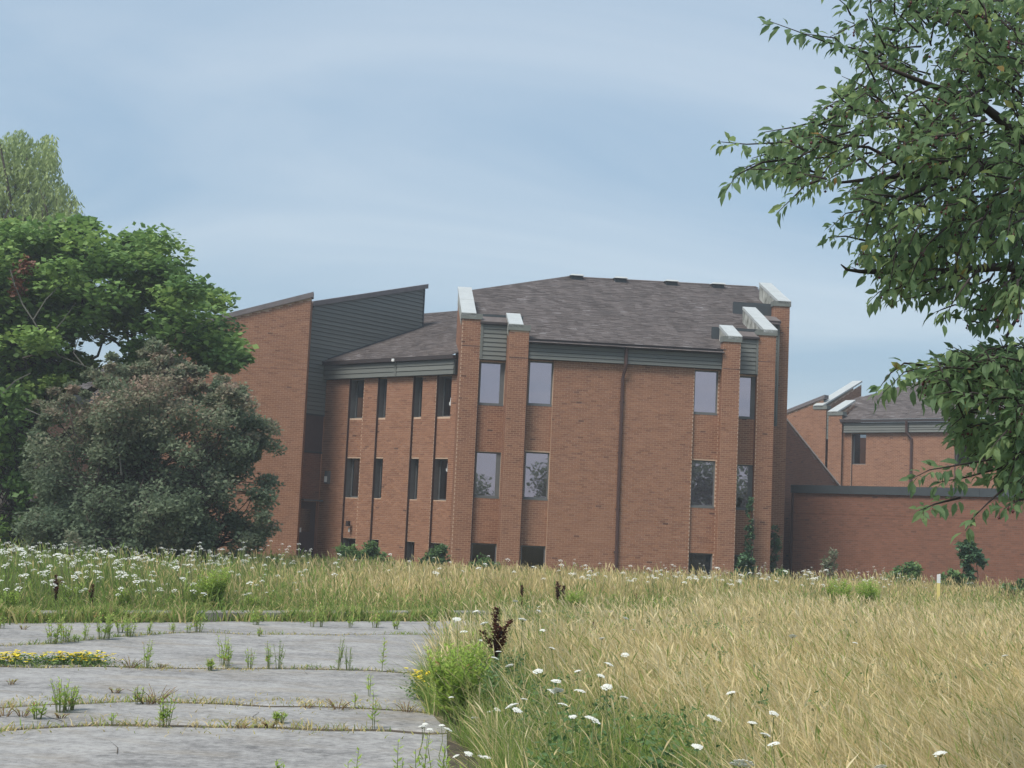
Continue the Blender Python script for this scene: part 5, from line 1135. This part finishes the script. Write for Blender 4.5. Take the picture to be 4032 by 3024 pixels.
# (zoom, base, top y, kind, label)
weeds = [
 (Z5, (480, 535), 300, 'feathery', 'largest pale green weed tuft at the left end of the slanting far crack'),
 (Z5, (590, 520), 345, 'feathery', 'leafy weed with reddish foot just right of the left-end tuft in the far crack'),
 (Z5, (690, 518), 450, 'upright', 'short green weed between two taller ones in the far crack'),
 (Z5, (765, 500), 330, 'upright', 'slim upright weed alone in the middle of the far crack'),
 (Z5, (920, 495), 250, 'feathery', 'pale tall weed with red foot in the far crack, left of the big far tuft'),
 (Z5, (975, 488), 260, 'upright', 'thin companion weed beside the pale tall one in the far crack'),
 (Z5, (1085, 430), 262, 'feathery', 'bright broad weed tuft standing apart just beyond the far crack'),
 (Z5, (1165, 470), 300, 'feathery', 'bushy weed to the right of the bright broad tuft'),
 (Z5, (1330, 450), 330, 'upright', 'small reddish weed on the right part of the far crack'),
 (Z5, (1550, 435), 350, 'upright', 'small thin weed left of the row at the far crack right end'),
 (Z5, (1700, 435), 350, 'upright', 'reddish low weed in the row below the bright feathery clump'),
 (Z5, (1790, 430), 265, 'feathery', 'taller leafy weed at the right end of the row below the bright feathery clump'),
 (Z5, (20, 395), 290, 'upright', 'weed at the left picture edge near the kerb'),
 (Z5, (210, 402), 355, 'sprawl', 'small low green weed on the far slab near the kerb at left'),
 (Z5, (1320, 750), 480, 'upright', 'tall yellowish weed in the second crack right of the yellow flowers'),
 (Z5, (1180, 745), 600, 'sprawl', 'sprawling green weed right beside the yellow flower patch'),
 (Z5, (1450, 748), 690, 'sprawl', 'small sprawling weed in the second crack after the tall yellowish one'),
 (Z5, (95, 895), 835, 'sprawl', 'lone low green weed on the middle slab at far left'),
 (Z5, (555, 1150), 840, 'feathery', 'large bright green weed on the middle slab at left'),
 (Z5, (625, 1130), 930, 'feathery', 'dull green weed growing into the large bright one at left'),
 (Z5, (1040, 972), 905, 'sprawl', 'small brown dried weed in the middle of the slab'),
 (Z5, (1245, 1075), 915, 'upright', 'green-topped weed at the left of the brown sprawling group'),
 (Z5, (1330, 1075), 940, 'sprawl', 'reddish brown sprawling weed in the third crack'),
 (Z5, (1410, 1070), 820, 'sprawl', 'brown forked weed with pale flowers in the third crack'),
 (Z5, (1440, 1280), 1085, 'upright', 'left stem of the pair of green weeds in the nearest crack'),
 (Z5, (1500, 1278), 975, 'upright', 'taller right stem of the pair of green weeds in the nearest crack'),
 (Z5, (1030, 1265), 1155, 'single', 'single dark bent seedling in the nearest crack'),
 (Z5, (335, 1210), 1060, 'feathery', 'yellow green weed near the left end of the nearest crack'),
 (Z5, (205, 1185), 1050, 'sprawl', 'thin yellowish weed left of the yellow green one'),
 (Z5, (40, 1185), 1040, 'sprawl', 'yellow mossy weed at the left picture edge on the near slab'),
 (Z5, (545, 1200), 1150, 'sprawl', 'low yellow moss-like weed just below the large bright weed'),
 (Z6, (165, 705), 440, 'upright', 'left one of the two yellow green twin weeds in the second crack'),
 (Z6, (215, 722), 445, 'upright', 'right one of the two yellow green twin weeds in the second crack'),
 (Z6, (70, 745), 640, 'feathery', 'low bushy weed left of the twin weeds'),
 (Z6, (410, 732), 555, 'upright', 'single grey green weed right of the twin weeds'),
 (Z6, (580, 732), 485, 'upright', 'tall olive weed in the second crack with a thin flower stalk beside it'),
 (Z6, (655, 732), 490, 'dark', 'thin wiry weed right of the tall olive one'),
 (Z6, (1165, 742), 470, 'dark', 'wispy grey stalks at the left of the dark leafy weed'),
 (Z6, (1260, 745), 540, 'dark', 'dark leafy weed near the right end of the second crack'),
 (Z6, (1540, 750), 470, 'single', 'bare thin stalk carrying small white flowers in the second crack'),
 (Z6, (1450, 970), 735, 'single', 'bright green single spire on the middle slab near the pavement edge'),
 (Z6, (1340, 1062), 940, 'single', 'short green spire in the third crack left of the bright one'),
 (Z6, (1180, 1085), 955, 'sprawl', 'straw-coloured dry weed in the third crack'),
 (Z6, (900, 1072), 1005, 'sprawl', 'yellow green low tuft in the middle of the third crack'),
 (Z6, (1495, 1250), 950, 'single', 'pale thin stalk in the nearest crack near its right end'),
 (Z6, (1770, 1105), 985, 'sprawl', 'brown and yellow tangled weed at the right end of the third crack'),
 (Z6, (665, 1205), 1110, 'feathery', 'small green spire with brown foot in the nearest crack'),
 (Z6, (335, 1245), 1180, 'sprawl', 'rusty red tuft in the nearest crack'),
 (Z6, (580, 1235), 1180, 'sprawl', 'low brown weed left of the small green spire'),
 (Z6, (490, 452), 375, 'upright', 'tiny weed on the far slab near the middle'),
 (Z6, (950, 368), 190, 'upright', 'left of two orange-footed weeds at the kerb'),
 (Z6, (1025, 368), 195, 'upright', 'right of two orange-footed weeds at the kerb'),
 (Z6, (1280, 372), 250, 'upright', 'thin weed at the kerb right of the orange-footed pair'),
 (Z6, (1500, 374), 225, 'feathery', 'wide pale weed at the kerb in front of the golden grass'),
 (Z6, (1680, 388), 315, 'feathery', 'small dark green weed near the kerb'),
 (Z6, (1990, 392), 250, 'feathery', 'bushy reddish weed at the kerb near the pavement end'),
 (Z6, (2140, 452), 290, 'feathery', 'bushy weed with brown foot at the pavement end'),
 (Z6, (455, 350), 185, 'feathery', 'bright grass green tuft on the kerb'),
 (Z6, (670, 1760), 1525, 'upright', 'pale green weed tip at the bottom picture edge, leftmost one'),
 (Z6, (1280, 1860), 1465, 'single', 'leafy green spire leaning left at the bottom picture edge'),
 (Z6, (1690, 1860), 1400, 'single', 'straight green spire at the bottom edge, left of a close pair'),
 (Z6, (1880, 1860), 1315, 'single', 'tallest yellow green spire at the bottom edge'),
 (Z6, (2055, 1860), 1390, 'single', 'yellow green spire at the bottom edge just right of the tallest'),
 (Z6, (2170, 1790), 1560, 'feathery', 'short feathery green weed at the bottom edge beside the white flowers')]
for i, (z, bp_, ty, kind, lab) in enumerate(weeds):
    x, y = z(*bp_); b_ = at_z(x, y, 0.02); k_ = 2.291 if z is Z5 else 2.212
    h = max(0.05, (y - (2300 + ty / k_)) * b_.y / F_PX)
    root = empty('weed', tuple(b_), label=lab, cat='weed', group='weeds growing in the old pavement')
    a_, l_ = weed_mesh(h, kind, 100 + i); link('stem', a_, root); link('leaves', l_, root)
# bright goldenrod clumps
def clump_plant(name, label, pts, kind, cat, mats=None):
    b_ = at_z(*pts[0], 0.0); h = max(0.1, (pts[0][1] - pts[1]) * b_.y / F_PX)
    root = empty(name, tuple(b_), label=label, cat=cat); a_, l_ = weed_mesh(h, kind, int(pts[0][0])); link('stem', a_, root); link('leaves', l_, root); return root, h
clump_plant('goldenrod', 'bright lime green feathery goldenrod clump at the pavement edge', ((1790, 2850), 2560), 'bush', 'plant')
clump_plant('goldenrod', 'smaller lime green goldenrod growing behind the bright clump at the pavement edge', ((1850, 2760), 2540), 'bush', 'plant')
clump_plant('goldenrod', 'tall lime green feathery clump beyond the kerb at left', ((835, 2420), 2245), 'bush', 'plant')
clump_plant('goldenrod', 'lime green leafy clump in the verge beside the tall feathery one', ((770, 2410), 2290), 'bush', 'plant')
clump_plant('goldenrod', 'green leafy clump in the verge between the two leftmost dock stalks', ((270, 2410), 2300), 'bush', 'plant')
clump_plant('goldenrod', 'bright green clump among the white flowers before the low building', ((3300, 2430), 2290), 'bush', 'plant')
clump_plant('goldenrod', 'green clump among white flowers right of its bright neighbour before the low building', ((3420, 2430), 2290), 'bush', 'plant')
clump_plant('goldenrod', 'fresh green clump in the verge right of the double dock', ((2260, 2430), 2330), 'bush', 'plant')
clump_plant('goldenrod', 'lime green leafy clump in the verge at the left picture edge', ((40, 2425), 2330), 'bush', 'plant')
clump_plant('goldenrod', 'pale green clump in the verge right of the second dock stalk', ((480, 2418), 2320), 'bush', 'plant')
clump_plant('goldenrod', 'low bright green clump in the verge right of the tall feathery one', ((990, 2425), 2350), 'bush', 'plant')
clump_plant('mugwort', 'grey green bushy plant behind the dark dock at the pavement end', ((1890, 2640), 2480), 'bush', 'plant')
# yellow flowers
def yellow_patch(label, pts, n, hgt, name='yellow_wildflowers'):
    root = empty(name, tuple(pts[0]), label=label, cat='wildflowers'); o = Vector(pts[0]); q = random.Random(n); P = []
    fm, gm = MB(), []
    for i in range(n):
        t = q.random() * (len(pts) - 1); k = int(t); p = pts[k].lerp(pts[min(k + 1, len(pts) - 1)], t - k) - o + Vector((q.gauss(0, 0.08), q.gauss(0, 0.10), 0))
        h = hgt * q.uniform(0.4, 1.1); r = q.uniform(0.02, 0.034)
        if q.random() < 0.85 * (0.3 + 0.7 * math.sin(t * 1.6) ** 2):
            for w in range(4):
                a = w * 1.57 + q.random(); fm.poly([(p.x, p.y, h), (p.x + r * math.cos(a), p.y + r * math.sin(a), h + 0.3 * r), (p.x + r * math.cos(a + 1.1), p.y + r * math.sin(a + 1.1), h + 0.3 * r)], q.random())
        for w in range(5): gm.append((p.x + q.gauss(0, 0.03), p.y + q.gauss(0, 0.03), h * q.uniform(0.1, 0.95)))
    fm.build('flowers', M['yellow_petal'], root)
    P = np.array(gm); m_ = len(P); a, b, c = rot_basis(m_, rv, 0.4); L = rv.uniform(0.025, 0.05, m_); V, Fq = leaf_quads(P, a, b, c, L, L * 0.5)
    link('leaves', np_mesh('leaves', V, Fq, M['bush_leaf'], np.clip(rv.normal(0.55, 0.15, m_), 0, 1)), root)
yellow_patch('low patch of yellow wildflowers in the second crack at the left picture edge', [at_z(x, 2622 - 2, 0) for x in (-60, 60, 180, 260, 340, 370)], 360, 0.12)
yellow_patch('spray of yellow flowers on the left side of the bright goldenrod clump', [at_z(x, y, 0) for x, y in ((1650, 2745), (1690, 2760), (1725, 2760))], 240, 0.24)
# dock
def dock(px, py0, py1, label, Y=None, w=1.0, twin=False, seed=0):
    b_ = at_z(px, py0, 0.0) if Y is None else Vector((at_y(px, py0, Y).x, Y, 0))
    top = at_y(px, py1, b_.y).z; q = random.Random(seed); root = empty('dock_plant', tuple(b_), label=label, cat='plant')
    sm = MB(); P, A_ = [], []
    lean = Vector((-0.045 * top, 0, 0))
    arms = [(Vector((0, 0, 0)), lean + Vector((0, 0, top)), 0.35)]
    for k in range(int(4 * w)): 
        s = q.uniform(0.45, 0.7); a = q.uniform(0, 6.28); p0 = lean * s + Vector((0, 0, top * s)); arms.append((p0, p0 + Vector((math.cos(a) * 0.10 * w, math.sin(a) * 0.08, top * q.uniform(0.18, 0.3))), 0.0))
    if twin: arms.append((Vector((0.12, 0, 0)), Vector((0.10, 0, top * 0.88)), 0.45))
    for p0, p1, st in arms:
        sm.tube([p0, p0.lerp(p1, 0.5), p1], [0.006, 0.005, 0.003], 4, 0.9)
        L = (p1 - p0).length
        for j in range(int(480 * L * w)):
            t = st + (1 - st) * q.random(); fat = 0.034 * w * math.sin(math.pi * min(1, 0.12 + 0.88 * (1 - (t - st) / (1 - st)))) + 0.006; a = q.uniform(0, 6.28)
            P.append(p0.lerp(p1, t) + Vector((math.cos(a), math.sin(a), 0)) * fat * q.random()); A_.append((math.cos(a), math.sin(a), 0.6))
    sm.build('stem', M['dock'], root)
    P = np.array(P); a = np.array(A_); a /= np.linalg.norm(a, axis=1)[:, None]; c = np.cross(a, [0, 0, 1.0]); c /= np.linalg.norm(c, axis=1)[:, None]; b = np.cross(a, c); L = rv.uniform(0.02, 0.036, len(P))
    V, Fq = leaf_quads(P, a, c, b, L, L * 0.8); link('seeds', np_mesh('seeds', V, Fq, M['dock'], rv.random(len(P))), root)
dock(1952, 2760, 2395, 'large dark brown dock with forked seed heads at the pavement end', w=1.35, seed=1)
dock(216, 2425, 2265, 'tall thin dark dock stalk beyond the kerb at far left', w=0.9, seed=2)
dock(362, 2420, 2300, 'thin dark dock stalk beyond the kerb, second from the left', w=0.7, seed=3)
dock(1651, 2400, 2320, 'short brown dock stalk in front of the golden verge', w=0.6, seed=4)
dock(2055, 2420, 2305, 'slim dark dock stalk in the verge right of the large forked dock', w=0.7, seed=5)
dock(2195, 2420, 2290, 'double reddish brown dock with two seed spikes in the verge', w=1.1, twin=True, seed=6)
dock(2505, 2405, 2335, 'short dark dock half sunk in the grass right of the double one', w=0.9, seed=7)
dock(2338, 2560, 2450, 'small dark dock spike standing in the straw field edge', w=0.8, seed=8)
dock(3312, 2420, 2350, 'short brown dock in the grass below the bright green clump at right', w=0.8, seed=9)
# marker post
pb = at_y(3695, 2330, 36.0); root = empty('marker_post', (pb.x, pb.y, 0), 0.1, label='thin white marker post with yellow lower half in the grass at right', cat='post')
zt = at_y(3697, 2263, 36.0).z; mb = MB(); mb.box(-0.035, 0.035, -0.02, 0.02, -0.2, zt - 0.2); mb.build('lower_post', M['yellow'], root)
mb = MB(); mb.hexa([(-0.037, -0.022, zt - 0.2), (0.037, -0.022, zt - 0.2), (0.037, 0.022, zt - 0.2), (-0.037, 0.022, zt - 0.2), (-0.037, -0.022, zt), (0.037, -0.022, zt + 0.02), (0.037, 0.022, zt + 0.02), (-0.037, 0.022, zt)]); mb.build('upper_post', M['white'], root)

# ------------------------------------------------------------------ crab apple tree in the foreground, trunk outside the frame
rc = np.random.default_rng(77); rcp = random.Random(77)
CT = empty('crab_apple_tree', (3.55, 7.6, 0), label='leafy crab apple tree with small dark fruit hanging in from the right', cat='tree'); co_ = np.array(CT.location)
def at_d(px, py, d): return np.array(at_y(px, py, d))
twigs = []                              # each a polyline of world points
def tw_(pts, d0, d1=None):
    d1 = d0 if d1 is None else d1; n = len(pts)
    twigs.append([at_d(x, y, d0 + (d1 - d0) * i / max(1, n - 1)) for i, (x, y) in enumerate(pts)])
for pts, d0, d1 in (
    ([(3480, 240), (3380, 195), (3250, 165), (3130, 120), (3020, 80)], 6.9, 6.6), ([(3330, 190), (3290, 150), (3150, 130)], 6.8, 6.7),
    ([(3300, 560), (3100, 560), (2940, 568), (2830, 558)], 6.9, 6.5), ([(3150, 620), (3000, 640), (2900, 690), (2862, 745)], 6.8, 6.5), ([(3250, 700), (3170, 730), (3110, 790), (3058, 840)], 6.8, 6.6),
    ([(3550, 800), (3450, 820), (3330, 840), (3262, 905)], 7.0, 6.6), ([(3600, 1000), (3480, 1010), (3380, 1000)], 7.0, 6.7), ([(3650, 1150), (3560, 1130), (3460, 1150), (3425, 1185)], 7.0, 6.7),
    ([(3900, 1380), (3700, 1430), (3560, 1465), (3475, 1550)], 6.8, 6.4), ([(3650, 1440), (3560, 1430), (3500, 1475), (3440, 1560)], 6.7, 6.4), ([(3700, 1450), (3640, 1500), (3620, 1580)], 6.7, 6.5),
    ([(4100, 1760), (3950, 1800), (3780, 1830), (3660, 1850), (3590, 1885)], 6.6, 6.2), ([(3950, 1840), (3800, 1880), (3690, 1900)], 6.6, 6.3), ([(3780, 1960), (3680, 1985), (3620, 2010)], 6.5, 6.2),
    ([(3980, 1900), (3890, 1980), (3830, 2040), (3800, 2090)], 6.5, 6.3), ([(4100, 1950), (4010, 1970), (3950, 2005)], 6.5, 6.3), ([(3400, 330), (3300, 400), (3200, 450)], 6.9, 6.7), ([(3350, 60), (3330, 20), (3270, -30)], 6.9, 6.8),
    ([(3250, 470), (3130, 500), (3010, 520)], 6.9, 6.6), ([(3420, 950), (3330, 930), (3260, 935)], 6.9, 6.7), ([(3900, 1230), (3760, 1200), (3680, 1230)], 7.0, 6.8), ([(3960, 1250), (3860, 1270), (3790, 1260)], 7.1, 6.9)):
    tw_(pts, d0, d1)
dense = [[(3330, -40), (3300, 100), (3400, 220), (3320, 330), (3240, 430), (3100, 540), (2980, 590), (2960, 660), (3080, 730), (3200, 700), (3330, 720), (3420, 830), (3400, 930), (3450, 1010), (3480, 1090), (3570, 1110), (3680, 1165), (3800, 1170), (4060, 1215), (4060, -40)],
         [(3700, 1440), (3780, 1400), (3880, 1370), (4060, 1350), (4060, 1900), (3980, 1830), (3870, 1770), (3800, 1690), (3760, 1580), (3670, 1500)]]
def inside(poly, x, y):
    c = False; j = len(poly) - 1
    for i in range(len(poly)):
        (xi, yi), (xj, yj) = poly[i], poly[j]
        if (yi > y) != (yj > y) and x < (xj - xi) * (y - yi) / (yj - yi) + xi: c = not c
        j = i
    return c
hub = {0: (4300, 700), 1: (4300, 1650)}
for pi, poly in enumerate(dense):
    n = (700, 280)[pi]; k = 0; xs = [p[0] for p in poly]; ys = [p[1] for p in poly]
    while k < n:
        x, y = rc.uniform(min(xs), max(xs)), rc.uniform(min(ys), max(ys))
        if not inside(poly, x, y) or (rc.random() < 0.45 and x < 3560): continue
        if math.sin(x * 0.013 + 1.0) * math.sin(y * 0.011 + x * 0.004) > 0.5 and rc.random() < 0.85: continue      # thin places
        d = rc.uniform(6.3, 8.3); hx, hy = hub[pi]; ang = math.atan2(y - hy, x - hx) + rc.normal(0, 0.5); ln_ = rc.uniform(70, 190)
        tw_([(x - math.cos(ang) * ln_ * 0.5, y - math.sin(ang) * ln_ * 0.5), (x, y + rc.normal(0, 10)), (x + math.cos(ang) * ln_ * 0.5, y + math.sin(ang) * ln_ * 0.5 + 25)], d, d - rc.uniform(-0.1, 0.2)); k += 1
# the crown goes on outside the frame, thinner
for k in range(125):
    x, y = rc.uniform(4060, 5400), rc.uniform(-1500, 1700)
    if ((x - 4700) / 760) ** 2 + ((y - 100) / 1650) ** 2 > 1: continue
    d = rc.uniform(6.2, 9.4); a = rc.uniform(0, 6.28); tw_([(x, y), (x + 90 * math.cos(a), y + 70 * math.sin(a)), (x + 170 * math.cos(a), y + 130 * math.sin(a) + 30)], d)
for k in range(60):
    x, y = rc.uniform(3400, 4060), rc.uniform(-900, -50)
    if (x - 3300) < (-y) * 0.25: continue
    a = rc.uniform(2.4, 3.9); d = rc.uniform(6.4, 8.4); tw_([(x, y), (x + 90 * math.cos(a), y + 70 * math.sin(a)), (x + 170 * math.cos(a), y + 130 * math.sin(a) + 30)], d)
# leaf template: pointed, folded along the midrib and curling down, 10 vertices
LT = np.array([(0, 0, 0), (0.28, 0.20, 0.05), (0.28, 0, -0.01), (0.28, -0.20, 0.05), (0.6, 0.19, 0.02), (0.6, 0, -0.05), (0.6, -0.19, 0.02), (1.0, 0, -0.22), (-0.25, 0.006, 0.04), (-0.25, -0.006, 0.04)])
LF = np.array([(0, 2, 1, 1), (0, 3, 2, 2), (1, 2, 5, 4), (2, 3, 6, 5), (4, 5, 7, 7), (5, 6, 7, 7), (8, 9, 0, 0)])
LFv = [tuple(dict.fromkeys(f)) for f in LF.tolist()]
LP, LA, LLen, LTint, LYaw = [], [], [], [], []
mbt = MB(); fruit_pts = []
for ti, pts in enumerate(twigs):
    V3 = [Vector(p) for p in pts]; L = sum((b - a).length for a, b in zip(V3[:-1], V3[1:]))
    mbt.tube([p - CT.location for p in V3], [0.006 - 0.0045 * i / (len(V3) - 1) for i in range(len(V3))], 4)
    n = max(5, int(L / 0.0165)); tone = rc.normal(0.47, 0.13)
    for j in range(n):
        t = (j + rc.random()) / n; k = min(int(t * (len(V3) - 1)), len(V3) - 2); p = V3[k].lerp(V3[k + 1], t * (len(V3) - 1) - k); d = (V3[k + 1] - V3[k]).normalized()
        side = Vector(rc.normal(size=3)); side = (side - d * side.dot(d)).normalized()
        a = (side * 0.8 + d * 0.55 + Vector((0, 0, -0.55 + rc.normal(0, 0.25)))).normalized()
        LP.append(np.array(p) + np.array(a) * 0.018); LA.append(np.array(a)); LLen.append(rc.uniform(0.036, 0.08)); LTint.append(tone + rc.normal(0, 0.12)); LYaw.append(rc.normal(0, 0.7))
    if rc.random() < 0.3:
        for j in range(int(rc.integers(2, 5))): fruit_pts.append(V3[1].lerp(V3[2] if len(V3) > 2 else V3[1], rc.random()) + Vector((rc.normal(0, 0.015), rc.normal(0, 0.015), -0.03 + rc.normal(0, 0.01))))
LP, LA, LLen, LTint, LYaw = map(np.array, (LP, LA, LLen, LTint, LYaw)); n = len(LP)
LTint = np.clip(LTint, 0, 0.92); old = rc.random(n) < 0.008; LTint[old] = rc.uniform(0.93, 1.0, old.sum())
upv = np.tile(np.array([0, 0, 1.0]), (n, 1)); c = upv - (upv * LA).sum(1)[:, None] * LA; c /= np.linalg.norm(c, axis=1)[:, None] + 1e-6; b = np.cross(c, LA)
cb, sb_ = np.cos(LYaw)[:, None], np.sin(LYaw)[:, None]; b, c = b * cb + c * sb_, c * cb - b * sb_
# the 300 leaves that show largest are leaves of their own
d_ = LP - np.array([0, 0, EYE]); dep = d_ @ np.array(fw); sx = 2016 + F_PX * (d_ @ np.array(rt)) / dep; sy = 1512 - F_PX * (d_ @ np.array(up)) / dep
area = (LLen / dep) * (0.35 + np.abs((c * d_).sum(1)) / np.linalg.norm(d_, axis=1)); area[(sx < 2700) | (sx > 4010) | (sy < 20) | (sy > 2150)] = 0
area *= np.where((sx < 3450) | (sy > 1300), 1.35, 1.0)
own = np.argsort(-area)[:300]; isown = np.zeros(n, bool); isown[own] = True
leaf_me = []
for k in range(6):
    me = bpy.data.meshes.new('leaf'); me.from_pydata([tuple(v) for v in LT], [], LFv); me.materials.append(M['crab_leaf'])
    at_ = me.attributes.new('tint', 'FLOAT', 'FACE'); at_.data.foreach_set('value', np.full(len(LFv), (0.3, 0.42, 0.52, 0.62, 0.8, 0.95)[k], np.float32)); leaf_me.append(me)
for i in own:
    k = 5 if LTint[i] > 0.92 else 4 if LTint[i] > 0.7 else 3 if LTint[i] > 0.57 else 2 if LTint[i] > 0.47 else 1 if LTint[i] > 0.36 else 0
    o = link('leaf', leaf_me[k], CT); mt = Matrix.Identity(4)
    for r_ in range(3): mt[r_][0], mt[r_][1], mt[r_][2], mt[r_][3] = LA[i][r_] * LLen[i], b[i][r_] * LLen[i], c[i][r_] * LLen[i], LP[i][r_] - co_[r_]
    o.matrix_basis = mt
r_ = ~isown; Pm, Am, Bm, Cm, Lm = LP[r_], LA[r_], b[r_], c[r_], LLen[r_]
V = (Pm - co_)[:, None, :] + (Am[:, None, :] * LT[None, :, 0:1] + Bm[:, None, :] * LT[None, :, 1:2] + Cm[:, None, :] * LT[None, :, 2:3]) * Lm[:, None, None]
m_ = len(Pm); tri = np.array([(0, 2, 1), (0, 3, 2), (1, 2, 5), (1, 5, 4), (2, 3, 6), (2, 6, 5), (4, 5, 7), (5, 6, 7), (8, 9, 0)])
Fq = (np.arange(m_) * 10)[:, None, None] + tri[None]; tag(link('leaves', np_mesh('leaves', V.reshape(-1, 3), Fq.reshape(-1, 3), M['crab_leaf'], np.repeat(LTint[r_], len(tri))), CT), kind='stuff')
# limbs and trunk
for pts, d0, d1, ra, rb_ in (([(4500, 900), (4200, 700), (4032, 620), (3870, 650), (3760, 685), (3600, 690), (3480, 700), (3300, 720)], 7.6, 7.0, 0.06, 0.006), ([(4200, 700), (4000, 520), (3850, 400), (3650, 330), (3450, 250)], 7.6, 7.0, 0.035, 0.006),
    ([(3760, 685), (3600, 760), (3450, 830)], 7.3, 6.9, 0.014, 0.005), ([(3600, 690), (3500, 620), (3420, 580), (3200, 560)], 7.1, 6.9, 0.012, 0.005), ([(4400, 1300), (4150, 1080), (3950, 1050), (3700, 1070), (3450, 1070), (3390, 1069), (3335, 1062), (3312, 1042)], 7.4, 6.7, 0.03, 0.003), ([(3390, 1069), (3372, 1060), (3352, 1052)], 6.7, 6.7, 0.003, 0.0015),
    ([(4450, 1500), (4150, 1450), (3980, 1400), (3850, 1400), (3700, 1440)], 7.2, 6.8, 0.03, 0.006), ([(4300, 1480), (4150, 1620), (4032, 1720), (3900, 1800)], 7.1, 6.6, 0.025, 0.005), ([(4100, 700), (4010, 850), (3990, 1100), (4005, 1250), (3960, 1330)], 7.6, 7.2, 0.02, 0.008), ([(4032, 260), (3900, 220), (3780, 120), (3600, 40)], 7.6, 7.1, 0.02, 0.005), ([(3950, 900), (3800, 920), (3650, 980)], 7.4, 7.0, 0.014, 0.005)):
    m_ = len(pts); lb = MB(); lb.tube([Vector(at_d(x, y, d0 + (d1 - d0) * i / (m_ - 1))) - CT.location for i, (x, y) in enumerate(pts)], [ra + (rb_ - ra) * i / (m_ - 1) for i in range(m_)], 6); lb.build('branch', M['dark_bark'], CT, smooth=True)
mbt.build('twigs', M['dark_bark'], CT, smooth=True, kind='stuff')
mb = MB(); fk = Vector((0.0, 0.0, 1.5))
mb.tube([(0, 0, -0.2), (0.02, 0, 0.15), (0.03, 0, 0.5), (-0.03, 0.02, 1.0), tuple(fk), tuple(fk + Vector((0.02, 0, 0.25)))], [0.19, 0.15, 0.13, 0.12, 0.115, 0.06], 10)
offs = [Vector(pts_[0]) for pts_ in twigs[-200:] if pts_[0][0] > 3.3]
for px, py, d, r_end in ((4500, 900, 7.6, 0.06), (4400, 1300, 7.4, 0.03), (4450, 1500, 7.2, 0.03), (4700, -300, 8.2, 0.012), (5100, 200, 8.4, 0.012), (4600, -900, 7.6, 0.012)):
    e = Vector(at_d(px, py, d)) - CT.location; pts = []
    for k in range(7):
        t = k / 6; pts.append(fk.lerp(e, t) + Vector((0.09 * math.sin(t * 5 + px), 0.07 * math.sin(t * 4 + py), 0.14 * math.sin(t * math.pi))) * (1 if 0 < k < 6 else 0) - (Vector((0, 0, 0.18)) if k == 0 else Vector((0, 0, 0))))
    mb.tube(pts, [0.085 + (r_end - 0.085) * (k / 6) ** 0.8 for k in range(7)], 8)
    for q in offs:
        q = q - CT.location; b_ = min(pts[2:], key=lambda p: (p - q).length)
        if (b_ - q).length < 0.95: mb.tube([b_, b_.lerp(q, 0.5) + Vector((0, 0, 0.05)), q], [0.014, 0.009, 0.005], 4)
mb.build('trunk', M['bark'], CT, smooth=True)
mb = MB()
for p in fruit_pts:
    q = p - CT.location; r = rcp.uniform(0.006, 0.0095); b0 = len(mb.v)
    for (x, y, z) in ((1, 0, 0), (-1, 0, 0), (0, 1, 0), (0, -1, 0), (0, 0, 1), (0, 0, -1)): mb.v.append((q.x + x * r, q.y + y * r, q.z + z * r))
    for f in ((0, 2, 4), (2, 1, 4), (1, 3, 4), (3, 0, 4), (2, 0, 5), (1, 2, 5), (3, 1, 5), (0, 3, 5)): mb.f.append(tuple(b0 + k for k in f)); mb.t.append(0.5); mb.m.append(0)
    mb.tube([q, q + Vector((0.004, 0, 0.03))], 0.0012, 3)
mb.build('fruit', M['fruit'], CT, smooth=True, kind='stuff')

# ------------------------------------------------------------------ thin haze volume, added to lift the dark tones
hz = MB(); hz.box(-264, 264, -264, 264, -1.0, 21.0)
hm = bpy.data.materials.new('haze_volume'); hm.use_nodes = True; hm.node_tree.nodes.clear()
ho = hm.node_tree.nodes.new('ShaderNodeOutputMaterial'); hv = hm.node_tree.nodes.new('ShaderNodeVolumePrincipled')
hv.inputs['Color'].default_value = (0.86, 0.90, 0.94, 1); hv.inputs['Density'].default_value = 0.0014; hv.inputs['Anisotropy'].default_value = 0.2
hm.node_tree.links.new(hv.outputs[0], ho.inputs['Volume'])
hz.build('haze', hm, None, kind='stuff')
